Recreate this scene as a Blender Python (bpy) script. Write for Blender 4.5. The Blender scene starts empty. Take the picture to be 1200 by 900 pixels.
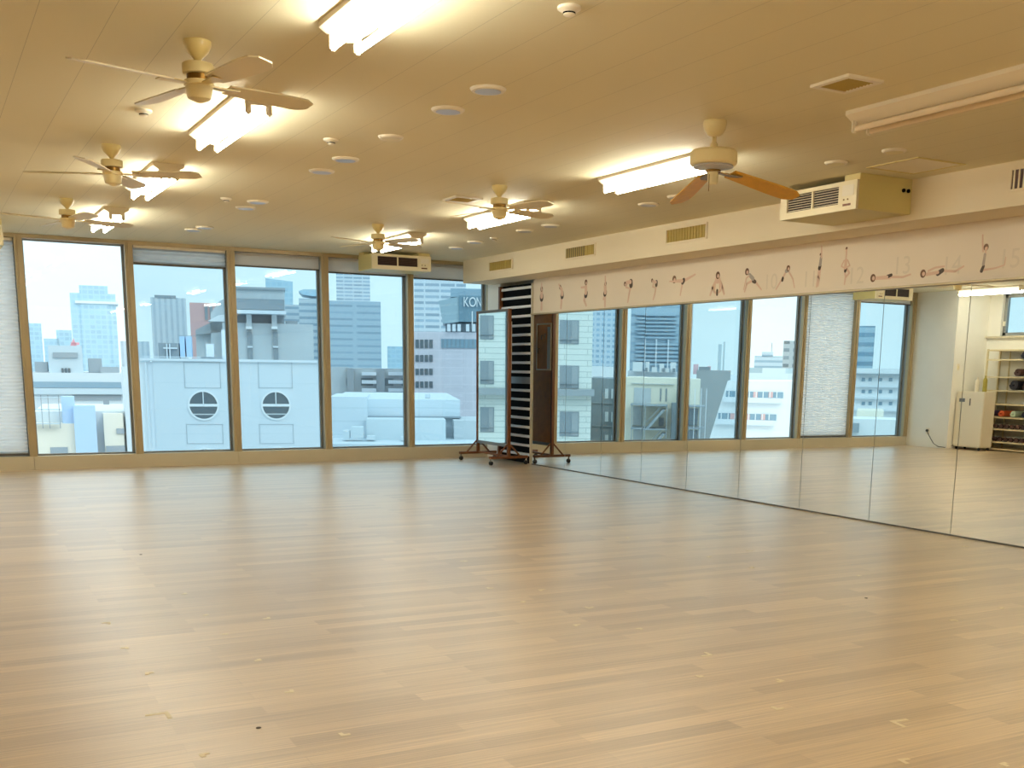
import bpy, bmesh, math, random
from mathutils import Vector, Matrix
random.seed(7)
scn = bpy.context.scene
COL = scn.collection
PI = math.pi

# ------------------------------------------------------------------ camera
F, PX, PY = 1280.236, 636.774, 680.298
YAW, PITCH, ROLL, CAMH = 0.51395, 0.19198, -0.01342, 1.26951
H, YW, XM, XS = 2.70, 14.267, 7.07, 6.64     # ceiling, window wall, mirror wall, soffit face
XL, YP, XB = -1.50, 13.35, -2.30             # pier face, pier end, wall behind the pier
ZS, ZM = 2.402, 1.962                        # underside of soffit, top of mirrors
cy_, sy_, cp_, sp_ = math.cos(YAW), math.sin(YAW), math.cos(PITCH), math.sin(PITCH)
FWD = Vector((sy_*cp_, cy_*cp_, -sp_)); RT = Vector((cy_, -sy_, 0)); DN = FWD.cross(RT)
cr_, sr_ = math.cos(ROLL), math.sin(ROLL)
R2 = cr_*RT + sr_*DN; D2 = -sr_*RT + cr_*DN
cam = bpy.data.cameras.new('camera'); camo = bpy.data.objects.new('camera', cam); COL.objects.link(camo)
M = Matrix((R2, -D2, -FWD)).transposed().to_4x4(); M.translation = Vector((0, 0, CAMH))
camo.matrix_world = M
cam.sensor_fit = 'HORIZONTAL'; cam.sensor_width = 36; cam.lens = F/1200*36
cam.shift_x = (600-PX)/1200; cam.shift_y = (PY-450)/1200
cam.clip_start = 0.05; cam.clip_end = 6000
scn.camera = camo

def raydir(px, py): return R2*((px-PX)/F) + D2*((py-PY)/F) + FWD

# ------------------------------------------------------------------ materials
def lin(c):
    c = c.lstrip('#'); v = [int(c[i:i+2], 16)/255 for i in (0, 2, 4)]
    return tuple(x/12.92 if x <= .04045 else ((x+.055)/1.055)**2.4 for x in v) + (1,)
def newmat(name):
    m = bpy.data.materials.new(name); m.use_nodes = True
    return m, m.node_tree, m.node_tree.nodes['Principled BSDF']
def mat(name, col, rough=.5, metal=0., noise=0., nscale=8., spec=.5, bump=0.):
    m, nt, b = newmat(name)
    c = lin(col) if isinstance(col, str) else tuple(col)+(1,)
    b.inputs['Base Color'].default_value = c; b.inputs['Roughness'].default_value = rough
    b.inputs['Metallic'].default_value = metal; b.inputs['Specular IOR Level'].default_value = spec
    if noise or bump:
        tc = nt.nodes.new('ShaderNodeTexCoord'); n = nt.nodes.new('ShaderNodeTexNoise')
        n.inputs['Scale'].default_value = nscale; n.inputs['Detail'].default_value = 4
        nt.links.new(tc.outputs['Object'], n.inputs['Vector'])
        if noise:
            r = nt.nodes.new('ShaderNodeValToRGB')
            r.color_ramp.elements[0].position = .3; r.color_ramp.elements[1].position = .7
            r.color_ramp.elements[0].color = tuple(x*(1-noise) for x in c[:3])+(1,)
            r.color_ramp.elements[1].color = tuple(min(1, x*(1+noise)) for x in c[:3])+(1,)
            nt.links.new(n.outputs['Fac'], r.inputs['Fac']); nt.links.new(r.outputs['Color'], b.inputs['Base Color'])
        if bump:
            bp = nt.nodes.new('ShaderNodeBump'); bp.inputs['Strength'].default_value = bump; bp.inputs['Distance'].default_value = .01
            nt.links.new(n.outputs['Fac'], bp.inputs['Height']); nt.links.new(bp.outputs['Normal'], b.inputs['Normal'])
    return m
def emit(name, col, s):
    m, nt, b = newmat(name)
    b.inputs['Base Color'].default_value = (.9, .9, .9, 1)
    b.inputs['Emission Color'].default_value = tuple(col)+(1,); b.inputs['Emission Strength'].default_value = s
    return m
def math_node(nt, op, a, b=None, c=None):
    n = nt.nodes.new('ShaderNodeMath'); n.operation = op
    for i, v in enumerate((a, b, c)):
        if v is None: continue
        if isinstance(v, (int, float)): n.inputs[i].default_value = v
        else: nt.links.new(v, n.inputs[i])
    return n.outputs[0]
def facade(name, wall, win, cw, ch, fx, fz, rough=.6, joint=None, offx=0., offz=0., var=.12):
    """window grid / panel joints over UV given in metres: windows fill the fraction fx x fz of each cell"""
    m, nt, b = newmat(name)
    uv = nt.nodes.new('ShaderNodeUVMap'); s = nt.nodes.new('ShaderNodeSeparateXYZ'); nt.links.new(uv.outputs[0], s.inputs[0])
    u = math_node(nt, 'FRACT', math_node(nt, 'DIVIDE', math_node(nt, 'ADD', s.outputs[0], offx), cw))
    v = math_node(nt, 'FRACT', math_node(nt, 'DIVIDE', math_node(nt, 'ADD', s.outputs[1], offz), ch))
    iu = math_node(nt, 'LESS_THAN', math_node(nt, 'ABSOLUTE', math_node(nt, 'SUBTRACT', u, .5)), fx/2)
    iv = math_node(nt, 'LESS_THAN', math_node(nt, 'ABSOLUTE', math_node(nt, 'SUBTRACT', v, .5)), fz/2)
    f = math_node(nt, 'MULTIPLY', iu, iv)
    fu = math_node(nt, 'FLOOR', math_node(nt, 'DIVIDE', math_node(nt, 'ADD', s.outputs[0], offx), cw))
    fv = math_node(nt, 'FLOOR', math_node(nt, 'DIVIDE', math_node(nt, 'ADD', s.outputs[1], offz), ch))
    cb = nt.nodes.new('ShaderNodeCombineXYZ'); nt.links.new(fu, cb.inputs[0]); nt.links.new(fv, cb.inputs[1])
    wn = nt.nodes.new('ShaderNodeTexWhiteNoise'); wn.noise_dimensions = '2D'; nt.links.new(cb.outputs[0], wn.inputs['Vector'])
    w = lin(win)
    mv = nt.nodes.new('ShaderNodeMix'); mv.data_type = 'RGBA'
    mv.inputs[6].default_value = tuple(x*(1-var) for x in w[:3])+(1,); mv.inputs[7].default_value = tuple(min(1, x*(1+var)) for x in w[:3])+(1,)
    nt.links.new(wn.outputs['Value'], mv.inputs[0])
    mx = nt.nodes.new('ShaderNodeMix'); mx.data_type = 'RGBA'
    mx.inputs[6].default_value = lin(wall); nt.links.new(f, mx.inputs[0]); nt.links.new(mv.outputs[2], mx.inputs[7])
    nt.links.new(mx.outputs[2], b.inputs['Base Color'])
    b.inputs['Roughness'].default_value = rough
    return m
def brickmat(name, c1, c2, mortar, bw, bh, ms=.01, rough=.6, coord='UV'):
    m, nt, b = newmat(name)
    tc = nt.nodes.new('ShaderNodeTexCoord'); br = nt.nodes.new('ShaderNodeTexBrick')
    nt.links.new(tc.outputs[coord], br.inputs['Vector'])
    br.inputs['Color1'].default_value = lin(c1); br.inputs['Color2'].default_value = lin(c2); br.inputs['Mortar'].default_value = lin(mortar)
    br.inputs['Scale'].default_value = 1; br.inputs['Brick Width'].default_value = bw; br.inputs['Row Height'].default_value = bh
    br.inputs['Mortar Size'].default_value = ms
    nt.links.new(br.outputs['Color'], b.inputs['Base Color']); b.inputs['Roughness'].default_value = rough
    return m

def floor_mat():
    m, nt, b = newmat('wood_plank_floor')
    tc = nt.nodes.new('ShaderNodeTexCoord')
    mp = nt.nodes.new('ShaderNodeMapping'); nt.links.new(tc.outputs['Object'], mp.inputs[0])
    mp.inputs['Rotation'].default_value = (0, 0, math.radians(1.5))
    br = nt.nodes.new('ShaderNodeTexBrick'); nt.links.new(mp.outputs[0], br.inputs['Vector'])
    br.offset = .37; br.offset_frequency = 2
    for k, v in (('Scale', 1), ('Brick Width', .92), ('Row Height', .1), ('Mortar Size', .0012), ('Bias', 0)): br.inputs[k].default_value = v
    br.inputs['Color1'].default_value = (0, 0, 0, 1); br.inputs['Color2'].default_value = (1, 1, 1, 1); br.inputs['Mortar'].default_value = (.25, .25, .25, 1)
    rmp = nt.nodes.new('ShaderNodeValToRGB'); nt.links.new(br.outputs['Color'], rmp.inputs['Fac'])
    cs = FLOORC
    rmp.color_ramp.elements[0].color = lin(cs[0]); rmp.color_ramp.elements[1].color = lin(cs[2])
    e = rmp.color_ramp.elements.new(.5); e.color = lin(cs[1])
    # grain streaks along the planks
    m2 = nt.nodes.new('ShaderNodeMapping'); nt.links.new(tc.outputs['Object'], m2.inputs[0])
    m2.inputs['Scale'].default_value = (.9, 66, 1); m2.inputs['Rotation'].default_value = (0, 0, math.radians(1.5))
    n = nt.nodes.new('ShaderNodeTexNoise'); nt.links.new(m2.outputs[0], n.inputs['Vector']); n.inputs['Scale'].default_value = 1.5; n.inputs['Detail'].default_value = 5; n.inputs['Roughness'].default_value = .65
    r2 = nt.nodes.new('ShaderNodeValToRGB'); nt.links.new(n.outputs['Fac'], r2.inputs['Fac'])
    r2.color_ramp.elements[0].position = .32; r2.color_ramp.elements[1].position = .66
    r2.color_ramp.elements[0].color = (.66, .60, .56, 1); r2.color_ramp.elements[1].color = (1.12, 1.11, 1.09, 1)
    mx = nt.nodes.new('ShaderNodeMix'); mx.data_type = 'RGBA'; mx.blend_type = 'MULTIPLY'; mx.inputs[0].default_value = 1
    nt.links.new(rmp.outputs['Color'], mx.inputs[6]); nt.links.new(r2.outputs['Color'], mx.inputs[7])
    nt.links.new(mx.outputs[2], b.inputs['Base Color'])
    rr = nt.nodes.new('ShaderNodeMapRange'); nt.links.new(n.outputs['Fac'], rr.inputs[0])
    rr.inputs[3].default_value = FLOOR_R[0]; rr.inputs[4].default_value = FLOOR_R[1]; nt.links.new(rr.outputs[0], b.inputs['Roughness'])
    b.inputs['Specular IOR Level'].default_value = FLOOR_S
    b.inputs['Coat Weight'].default_value = 1.0; b.inputs['Coat Roughness'].default_value = .31; b.inputs['Coat IOR'].default_value = 1.85
    bp = nt.nodes.new('ShaderNodeBump'); bp.inputs['Strength'].default_value = .3; bp.inputs['Distance'].default_value = .004
    nt.links.new(n.outputs['Fac'], bp.inputs['Height']); nt.links.new(bp.outputs['Normal'], b.inputs['Normal']); nt.links.new(bp.outputs['Normal'], b.inputs['Coat Normal'])
    return m
def ceiling_mat():
    m, nt, b = newmat('painted_board_ceiling')
    tc = nt.nodes.new('ShaderNodeTexCoord'); s = nt.nodes.new('ShaderNodeSeparateXYZ'); nt.links.new(tc.outputs['Object'], s.inputs[0])
    def groove(o, off, per, w):
        f = math_node(nt, 'FRACT', math_node(nt, 'DIVIDE', math_node(nt, 'ADD', o, off), per))
        return math_node(nt, 'GREATER_THAN', math_node(nt, 'ABSOLUTE', math_node(nt, 'SUBTRACT', f, .5)), .5-w/per/2)
    g1 = groove(s.outputs[0], .277*10-.548, .277, .003)
    g = math_node(nt, 'MULTIPLY', g1, 1.0)
    mx = nt.nodes.new('ShaderNodeMix'); mx.data_type = 'RGBA'; nt.links.new(g, mx.inputs[0])
    c = lin(CEILC); mx.inputs[6].default_value = c; mx.inputs[7].default_value = tuple(x*.72 for x in c[:3])+(1,)
    nt.links.new(mx.outputs[2], b.inputs['Base Color']); b.inputs['Roughness'].default_value = .75
    return m
def pane_mat(name, tint):
    m = bpy.data.materials.new(name); m.use_nodes = True; nt = m.node_tree; nt.nodes.clear()
    o = nt.nodes.new('ShaderNodeOutputMaterial'); t = nt.nodes.new('ShaderNodeBsdfTransparent'); g = nt.nodes.new('ShaderNodeBsdfGlossy')
    t.inputs[0].default_value = tuple(math.sqrt(x) for x in tint)+(1,); g.inputs['Roughness'].default_value = .0; g.inputs[0].default_value = (1, 1, 1, 1)
    ge = nt.nodes.new('ShaderNodeNewGeometry'); dt = nt.nodes.new('ShaderNodeVectorMath'); dt.operation = 'DOT_PRODUCT'
    nt.links.new(ge.outputs['Incoming'], dt.inputs[0]); nt.links.new(ge.outputs['Normal'], dt.inputs[1])
    k = math_node(nt, 'POWER', math_node(nt, 'SUBTRACT', 1.0, math_node(nt, 'ABSOLUTE', dt.outputs['Value'])), 5.0)
    fr = math_node(nt, 'ADD', math_node(nt, 'MULTIPLY', k, .96), .035)
    mx = nt.nodes.new('ShaderNodeMixShader'); nt.links.new(fr, mx.inputs[0])
    nt.links.new(t.outputs[0], mx.inputs[1]); nt.links.new(g.outputs[0], mx.inputs[2]); nt.links.new(mx.outputs[0], o.inputs[0])
    return m
def cloth_mat(name, col, tr=.5):
    m = bpy.data.materials.new(name); m.use_nodes = True; nt = m.node_tree; nt.nodes.clear()
    o = nt.nodes.new('ShaderNodeOutputMaterial'); d = nt.nodes.new('ShaderNodeBsdfDiffuse'); t = nt.nodes.new('ShaderNodeBsdfTranslucent')
    d.inputs[0].default_value = lin(col); t.inputs[0].default_value = lin(col)
    mx = nt.nodes.new('ShaderNodeMixShader'); mx.inputs[0].default_value = tr
    nt.links.new(d.outputs[0], mx.inputs[1]); nt.links.new(t.outputs[0], mx.inputs[2]); nt.links.new(mx.outputs[0], o.inputs[0])
    return m
def mirror_mat(name='mirror_silver', c=(.93, .955, .935)):
    m = bpy.data.materials.new(name); m.use_nodes = True; nt = m.node_tree; nt.nodes.clear()
    o = nt.nodes.new('ShaderNodeOutputMaterial'); g = nt.nodes.new('ShaderNodeBsdfGlossy')
    g.inputs[0].default_value = c+(1,); g.inputs['Roughness'].default_value = 0; nt.links.new(g.outputs[0], o.inputs[0])
    return m

FLOORC = ('#bea27c', '#cfb48e', '#dfc49d'); FLOOR_R = (.38, .52); FLOOR_S = .8
CEILC = '#e6dec0'
SKY_H, SKY_Z, SKY_S = (1.32, 1.47, 1.53), (1.8, 1.95, 2.05), 1.0
TUBE = 48.0

M_floor = floor_mat(); M_ceil = ceiling_mat()
M_wall = mat('white_wall_paint', '#f3f1ea', .7, noise=.02, nscale=3)
M_soffit = mat('cream_soffit_paint', '#ecdfc4', .65)
M_art = mat('offwhite_print_vinyl', '#e3d6c3', .55, noise=.02, nscale=2)
M_gold = mat('bronze_anodised_mullion', '#b2a281', .4, .25)
M_sill = mat('beige_sill_steel', '#cdc4ae', .45, .1, noise=.03, nscale=2)
M_greyframe = mat('grey_aluminium_frame', '#8d8f8e', .4, .4)
M_darkseal = mat('dark_glazing_seal', '#5d5a55', .5)
M_clear = pane_mat('clear_window_glass', (.80, .93, .96))
M_film = pane_mat('blue_film_window_glass', (.47, .66, .735))
M_mirror = mirror_mat()
M_blind = cloth_mat('pale_pleated_fabric', '#fbfcfd', .72)
M_roller = cloth_mat('cream_roller_fabric', '#f0ece8', .5)
M_black = mat('black_recess', '#060607', .8, spec=.1)
M_slat = mat('pale_metal_slat', '#f4f6f7', .4)
M_greyrail = mat('grey_metal_rail', '#7d7f80', .35, .5)
M_wood = mat('stained_brown_board', '#b5731c', .5, noise=.12, nscale=12)
M_woodpost = mat('brown_lacquered_post', '#6e3f1c', .4, noise=.08, nscale=20)
M_cream = mat('cream_plastic', '#e8dcae', .4)
M_fan = mat('ivory_enamel', '#e2cd8c', .35)
M_fan2 = mat('cream_enamel_motor', '#ead9a4', .35)
M_blade = mat('ivory_fan_blade', '#e3d6b4', .45)
M_bladewood = mat('honey_wood_blade', '#d9a322', .4, noise=.1, nscale=15)
M_brass = mat('antique_brass', '#7a5a25', .35, .8)
M_fixture = mat('white_enamel_batten', '#efe4cd', .4)
M_tube = emit('lit_fluorescent_tube', (1.0, .97, .80), TUBE)
M_tubeoff = mat('unlit_fluorescent_tube', '#f0dfc4', .25)
M_ring = mat('white_trim_ring', '#efe6d2', .4)
M_lens = mat('silvered_downlight_lens', '#bfc1cb', .35, .35)
M_grille = mat('olive_tan_grille', '#b9a35a', .5, .2)
M_grilleslot = mat('grille_slot_shadow_metal', '#6e5f33', .6)
M_red = mat('brown_red_grille', '#4a2a20', .5)
M_grilledark = mat('dark_brown_grille', '#241510', .6)
M_acside = mat('ivory_sheet_metal', '#d9cb8a', .45)
M_acface = mat('ivory_unit_face', '#efe4c4', .4)
M_acduct = mat('yellowed_duct_metal', '#d9c98a', .5)
M_hum = mat('warm_white_appliance', '#efe6d2', .35)
M_rack = mat('cream_rack_steel', '#d9cba6', .45, .1)
M_cord = mat('dark_grey_cord', '#3a3a3a', .6)
M_olive = mat('olive_bottle', '#a89a3e', .4)
M_bluepaper = mat('pale_blue_paper', '#b9d2e6', .5)
M_tape = mat('cream_marking_tape', '#efe3c8', .6)
M_spot = mat('dark_floor_mark', '#4a3a2c', .6)
M_caster = mat('black_rubber_wheel', '#1c1a19', .5)
M_chrome = mat('dull_chrome', '#9a9a98', .25, .9)
M_skin = mat('printed_skin_tone', '#d8b8a3', .6)
M_short = mat('printed_dark_shorts', '#4b3a2c', .6)
M_top = mat('printed_grey_top', '#a59a92', .6)
M_hair = mat('printed_brown_hair', '#6b4c33', .6)
M_num = mat('printed_pale_grey', '#d8ccba', .6)

# ------------------------------------------------------------------ mesh helpers
def setp(o, label=None, cat=None, group=None, kind=None):
    if label: o['label'] = label
    if cat: o['category'] = cat
    if group: o['group'] = group
    if kind: o['kind'] = kind
    return o
class MB:
    def __init__(s): s.v = []; s.f = []; s.mi = []; s.uv = []
    def add(s, verts, faces, mi=0, uvs=None):
        n = len(s.v); s.v += [Vector(v) for v in verts]
        for k, f in enumerate(faces):
            s.f.append([n+i for i in f]); s.mi.append(mi); s.uv.append(uvs[k] if uvs else None)
        return s
    def box(s, x0, x1, y0, y1, z0, z1, mi=0):
        v = [(x, y, z) for z in (z0, z1) for y in (y0, y1) for x in (x0, x1)]
        return s.add(v, [(0, 2, 3, 1), (4, 5, 7, 6), (0, 1, 5, 4), (2, 6, 7, 3), (0, 4, 6, 2), (1, 3, 7, 5)], mi)
    def prism(s, poly, axis, a, b, mi=0):
        """polygon in the two other axes, extruded along axis from a to b"""
        def P(p, t):
            q = list(p); q.insert(axis, t); return q
        n = len(poly); v = [P(p, a) for p in poly]+[P(p, b) for p in poly]
        return s.add(v, [tuple(range(n))[::-1], tuple(range(n, 2*n))]+[(i, (i+1) % n, n+(i+1) % n, n+i) for i in range(n)], mi)
    def lathe(s, prof, c=(0, 0, 0), n=24, mi=0, axis=2):
        v = []; f = []
        for r, z in prof:
            for i in range(n):
                a = 2*PI*i/n; p = [r*math.cos(a), r*math.sin(a)]; p.insert(axis, z)
                v.append((c[0]+p[0], c[1]+p[1], c[2]+p[2]))
        for j in range(len(prof)-1):
            for i in range(n): f.append((j*n+i, j*n+(i+1) % n, (j+1)*n+(i+1) % n, (j+1)*n+i))
        f.append(tuple(range(n))[::-1]); f.append(tuple(range((len(prof)-1)*n, len(prof)*n)))
        return s.add(v, f, mi)
    def tube(s, pts, r, n=10, mi=0):
        pts = [Vector(p) for p in pts]; rs = r if isinstance(r, (list, tuple)) else [r]*len(pts)
        v = []; f = []; up = Vector((0, 0, 1))
        for k, p in enumerate(pts):
            d = (pts[min(k+1, len(pts)-1)]-pts[max(k-1, 0)]).normalized()
            a = d.cross(up if abs(d.z) < .9 else Vector((1, 0, 0))).normalized(); b = d.cross(a)
            for i in range(n):
                t = 2*PI*i/n; v.append(p+(a*math.cos(t)+b*math.sin(t))*rs[k])
        for k in range(len(pts)-1):
            for i in range(n): f.append((k*n+i, k*n+(i+1) % n, (k+1)*n+(i+1) % n, (k+1)*n+i))
        f.append(tuple(range(n))[::-1]); f.append(tuple(range((len(pts)-1)*n, len(pts)*n)))
        return s.add(v, f, mi)
    def build(s, name, mats, parent=None, smooth=False, bevel=0., loc=None):
        me = bpy.data.meshes.new(name)
        me.from_pydata([tuple(v) for v in s.v], [], s.f)
        for m in (mats if isinstance(mats, (list, tuple)) else [mats]): me.materials.append(m)
        for p, mi in zip(me.polygons, s.mi): p.material_index = mi
        if any(u is not None for u in s.uv):
            lay = me.uv_layers.new(name='UVMap')
            for p, u in zip(me.polygons, s.uv):
                if u is None: continue
                for li, t in zip(p.loop_indices, u): lay.data[li].uv = t
        bm = bmesh.new(); bm.from_mesh(me); bmesh.ops.recalc_face_normals(bm, faces=bm.faces)
        if bevel: bmesh.ops.bevel(bm, geom=bm.edges[:], offset=bevel, segments=2, affect='EDGES', clamp_overlap=True)
        bm.to_mesh(me); bm.free()
        if smooth:
            me.shade_smooth(); me.set_sharp_from_angle(angle=math.radians(35))
        o = bpy.data.objects.new(name, me); COL.objects.link(o)
        if loc: o.location = loc
        if parent: o.parent = parent
        return o
def empty(name, loc=(0, 0, 0), rz=0):
    o = bpy.data.objects.new(name, None); COL.objects.link(o); o.location = loc; o.rotation_euler = (0, 0, rz); o.empty_display_size = .1
    return o
def copy_tree(o, parent=None):
    c = o.copy(); COL.objects.link(c)
    if parent: c.parent = parent
    for ch in list(o.children): copy_tree(ch, c)
    return c
def struct(mb, name, m, **k): return setp(mb.build(name, m, **k), kind='structure')
def text_mesh(body, size, ext=0.):
    cu = bpy.data.curves.new('lettering', 'FONT'); cu.body = body; cu.size = size; cu.extrude = ext; cu.align_x = 'CENTER'; cu.align_y = 'CENTER'
    o = bpy.data.objects.new('lettering', cu); COL.objects.link(o)
    bpy.context.view_layer.update()
    me = bpy.data.meshes.new_from_object(o.evaluated_get(bpy.context.evaluated_depsgraph_get()))
    vs = [v.co.copy() for v in me.vertices]; fs = [tuple(p.vertices) for p in me.polygons]
    bpy.data.objects.remove(o); bpy.data.curves.remove(cu); bpy.data.meshes.remove(me)
    return vs, fs

# ------------------------------------------------------------------ room shell
YB = -3.5
struct(MB().box(XB-.2, XM+.25, YB-.2, YW+.2, -.12, 0), 'floor', M_floor)
struct(MB().box(XB-.2, XM+.25, YB-.2, YW+.35, H, H+.15), 'ceiling', M_ceil)
struct(MB().box(XM+.012, XM+.25, YB, 12.89, 0, H), 'wall_right', M_wall)
struct(MB().box(XM+.012, XM+.25, 13.86, YW-.02, 0, H).box(XM+.25, XM+.3, 12.8, 13.9, 0, H), 'wall_right', M_wall)
struct(MB().box(XB-.2, XM+.25, YB-.2, YB, 0, H), 'wall_back', M_wall)
struct(MB().box(XB-.2, XL, YP, YW+.2, 0, H), 'wall_left', M_wall)
# set-back left wall with its high window opening
WY0, WY1, WZ0, WZ1 = 11.3, 13.09, 1.95, 2.66
struct(MB().box(XB-.2, XB, YB, WY0, 0, H).box(XB-.2, XB, WY1, YP, 0, H).box(XB-.2, XB, WY0, WY1, 0, WZ0).box(XB-.2, XB, WY0, WY1, WZ1, H), 'wall_left', M_wall)
struct(MB().box(XS, XM+.012, YB, 14.12, ZS, H), 'trim_1', M_soffit)               # boxed soffit over the mirrors
struct(MB().box(XM-.055, XM+.012, YB+.02, 12.87, ZM-.012, ZM+.004), 'trim_2', M_gold)  # ledge strip over the mirrors
# front sill
struct(MB().box(XL, 1.102, YW, YW+.24, 0, .163).box(1.106, 3.51, YW, YW+.24, 0, .163).box(3.514, XM+.25, YW, YW+.24, 0, .163).box(XL, XM+.25, YW+.12, YW+.2, .163, .168, 1), 'baseboard_front', [M_sill, M_darkseal])
struct(MB().box(XL, XM+.25, YW+.0, YW+.3, 2.655, H), 'trim_3', M_gold)
# window bays
MULL = [(-1.50, -1.40), (-0.135, -0.045), (1.062, 1.146), (2.256, 2.346), (3.462, 3.558), (4.672, 4.768), (5.880, 5.962), (7.088, 7.125)]
for i, (a, b) in enumerate(MULL):
    mb = MB().box(a, b, YW-.004, YW+.06, .163, 2.69)
    mb.box(a+.008, b-.008, YW+.06, YW+.2, .163, 2.69, 1)
    c = (a+b)/2; mb.box(c-.012, c+.012, YW-.016, YW-.004, .163, 2.69)
    struct(mb, 'trim_%d' % (4+i), [M_gold, M_greyframe])
for i in range(len(MULL)-1):
    a, b = MULL[i][1]-.01, MULL[i+1][0]+.01
    fr = MB()
    for (x0, x1, z0, z1) in ((a, a+.03, .166, 2.64), (b-.03, b, .166, 2.64), (a+.03, b-.03, .166, .182), (a, b, 2.64, 2.66)):
        fr.box(x0, x1, YW+.13, YW+.17, z0, z1)
    w = struct(fr, 'window_%d' % (i+1), M_greyframe)
    MB().box(a+.03, b-.03, YW+.146, YW+.154, .182, 2.64).build('pane', M_clear if i in (1, 2) else M_film, w)
# blinds
def pleated(name, label, x0, x1, z0, z1, pitch, m, cat='blind', group=None):
    e = empty(name, ((x0+x1)/2, YW+.06, z0)); setp(e, label, cat, group)
    w = (x1-x0)/2; n = max(2, round((z1-z0)/pitch)); p = (z1-z0)/n
    pts = []
    for k in range(n):
        pts += [(-.018, k*p), (.0, k*p+p*.5)]
    pts.append((-.018, n*p))
    poly = pts+[(.03, n*p), (.03, 0)]
    MB().prism([(y, z) for y, z in poly], 0, -w, w).build('pleats', m, e)
    MB().box(-w, w, -.022, .03, -.022, 0).build('bottom_rail', M_darkseal, e)
    MB().box(-w, w, -.025, .035, z1-z0, z1-z0+.03).build('head_rail', M_ring, e)
    return e
def roller(label, x0, x1, z0, z1):
    e = empty('roller_blind', ((x0+x1)/2, YW+.06, z0)); setp(e, label, 'blind', 'rolled up window blinds')
    w = (x1-x0)/2
    MB().box(-w, w, -.004, .004, 0, z1-z0).build('fabric', M_roller, e)
    MB().box(-w, w, -.014, .014, -.018, 0).build('bottom_bar', M_darkseal, e)
    MB().lathe([(.022, -w), (.022, w)], (0, .015, z1-z0-.02), 12, axis=0).build('roller_tube', M_roller, e, smooth=True)
    return e
pleated('pleated_blind', 'pleated white blind lowered all the way to the sill at the left picture edge', -.03, 1.05, .2, 2.62, .042, M_blind)
pleated('pleated_blind', 'short grey pleated blind gathered above the window left of the two round portholes', 2.36, 3.45, 2.455, 2.625, .042, M_blind)
roller('rolled up blind over the window with the grey concrete building', 3.57, 4.66, 2.495, 2.65)
roller('rolled up blind behind the left end of the hanging air unit', 4.78, 5.87, 2.475, 2.65)
roller('rolled up blind behind the soffit corner, above the lettered building', 5.975, 7.02, 2.462, 2.65)
roller('rolled up blind beside the left pier, seen in the wall mirror', -1.39, -.15, 2.5, 2.65)
# small high window in the left wall
fr = MB()
for (y0, y1, z0, z1) in ((WY1-.06, WY1, WZ0, WZ1), (WY0, WY0+.06, WZ0, WZ1), (WY0, WY1, WZ0, WZ0+.06), (WY0, WY1, WZ1-.06, WZ1)):
    fr.box(XB-.12, XB-.06, y0, y1, z0, z1)
w = struct(fr, 'window_8', M_greyframe)
MB().box(XB-.095, XB-.087, WY0+.06, WY1-.06, WZ0+.06, WZ1-.06).build('pane', M_film, w)
h_ = MB().box(XB-.06, XB-.03, WY1-.05, WY1-.02, 2.12, 2.2).build('window_latch', M_ring, w)
struct(MB().box(XB-.01, XB+.06, WY0, YP-.002, WZ0-.03, WZ0), 'trim_12', M_sill)
# baseboards
struct(MB().box(XB, XB+.012, YB, YP, 0, .06), 'baseboard_left', M_ring)

# ------------------------------------------------------------------ wall mirrors
edges = [12.87, 12.005, 11.15, 10.294, 9.436, 8.566, 7.677, 6.801, 5.925, 5.05, 4.18, 3.31, 2.44, 1.57]
tilts = [.0000, .0002, .0006, .0010, .0013, .0015, .0016, .0016, .0016, .0016, .0016, .0016, .0016]
words = ['tall wall mirror panel farthest from the camera, beside the brown board of the rolling mirror',
         'second wall mirror panel from the window end, reflecting the white tiled facade',
         'third wall mirror panel from the window end, reflecting the dark grey building with pale windows',
         'fourth wall mirror panel from the window end, reflecting the fire stairs of the cream building',
         'fifth wall mirror panel from the window end, reflecting the plain dark building',
         'sixth wall mirror panel from the window end, reflecting the clear bright window',
         'seventh wall mirror panel from the window end, reflecting the fully lowered blind',
         'eighth wall mirror panel from the window end, reflecting the white pier with the outlet',
         'wall mirror panel at the right picture edge, reflecting the mat rack']
for i in range(len(edges)-1):
    y1, y0 = edges[i], edges[i+1]; t = tilts[i]
    g = .003
    dx = lambda z: t*z
    v = []
    for x in (0, .006):
        for z in (.012, ZM-.014):
            for y in (y0+g, y1-g): v.append((XM-.004+x+dx(z), y, z))
    mb = MB().add(v, [(0, 1, 3, 2), (4, 6, 7, 5), (0, 4, 5, 1), (2, 3, 7, 6), (0, 2, 6, 4), (1, 5, 7, 3)])
    o = mb.build('wall_mirror', M_mirror)
    setp(o, words[i] if i < len(words) else 'wall mirror panel further along toward the camera, beyond the right picture edge', 'mirror', 'mirror panels along the right wall')
struct(MB().box(XM-.012, XM+.012, YB, 12.87, 0, .012), 'baseboard_right', M_darkseal)

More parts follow.
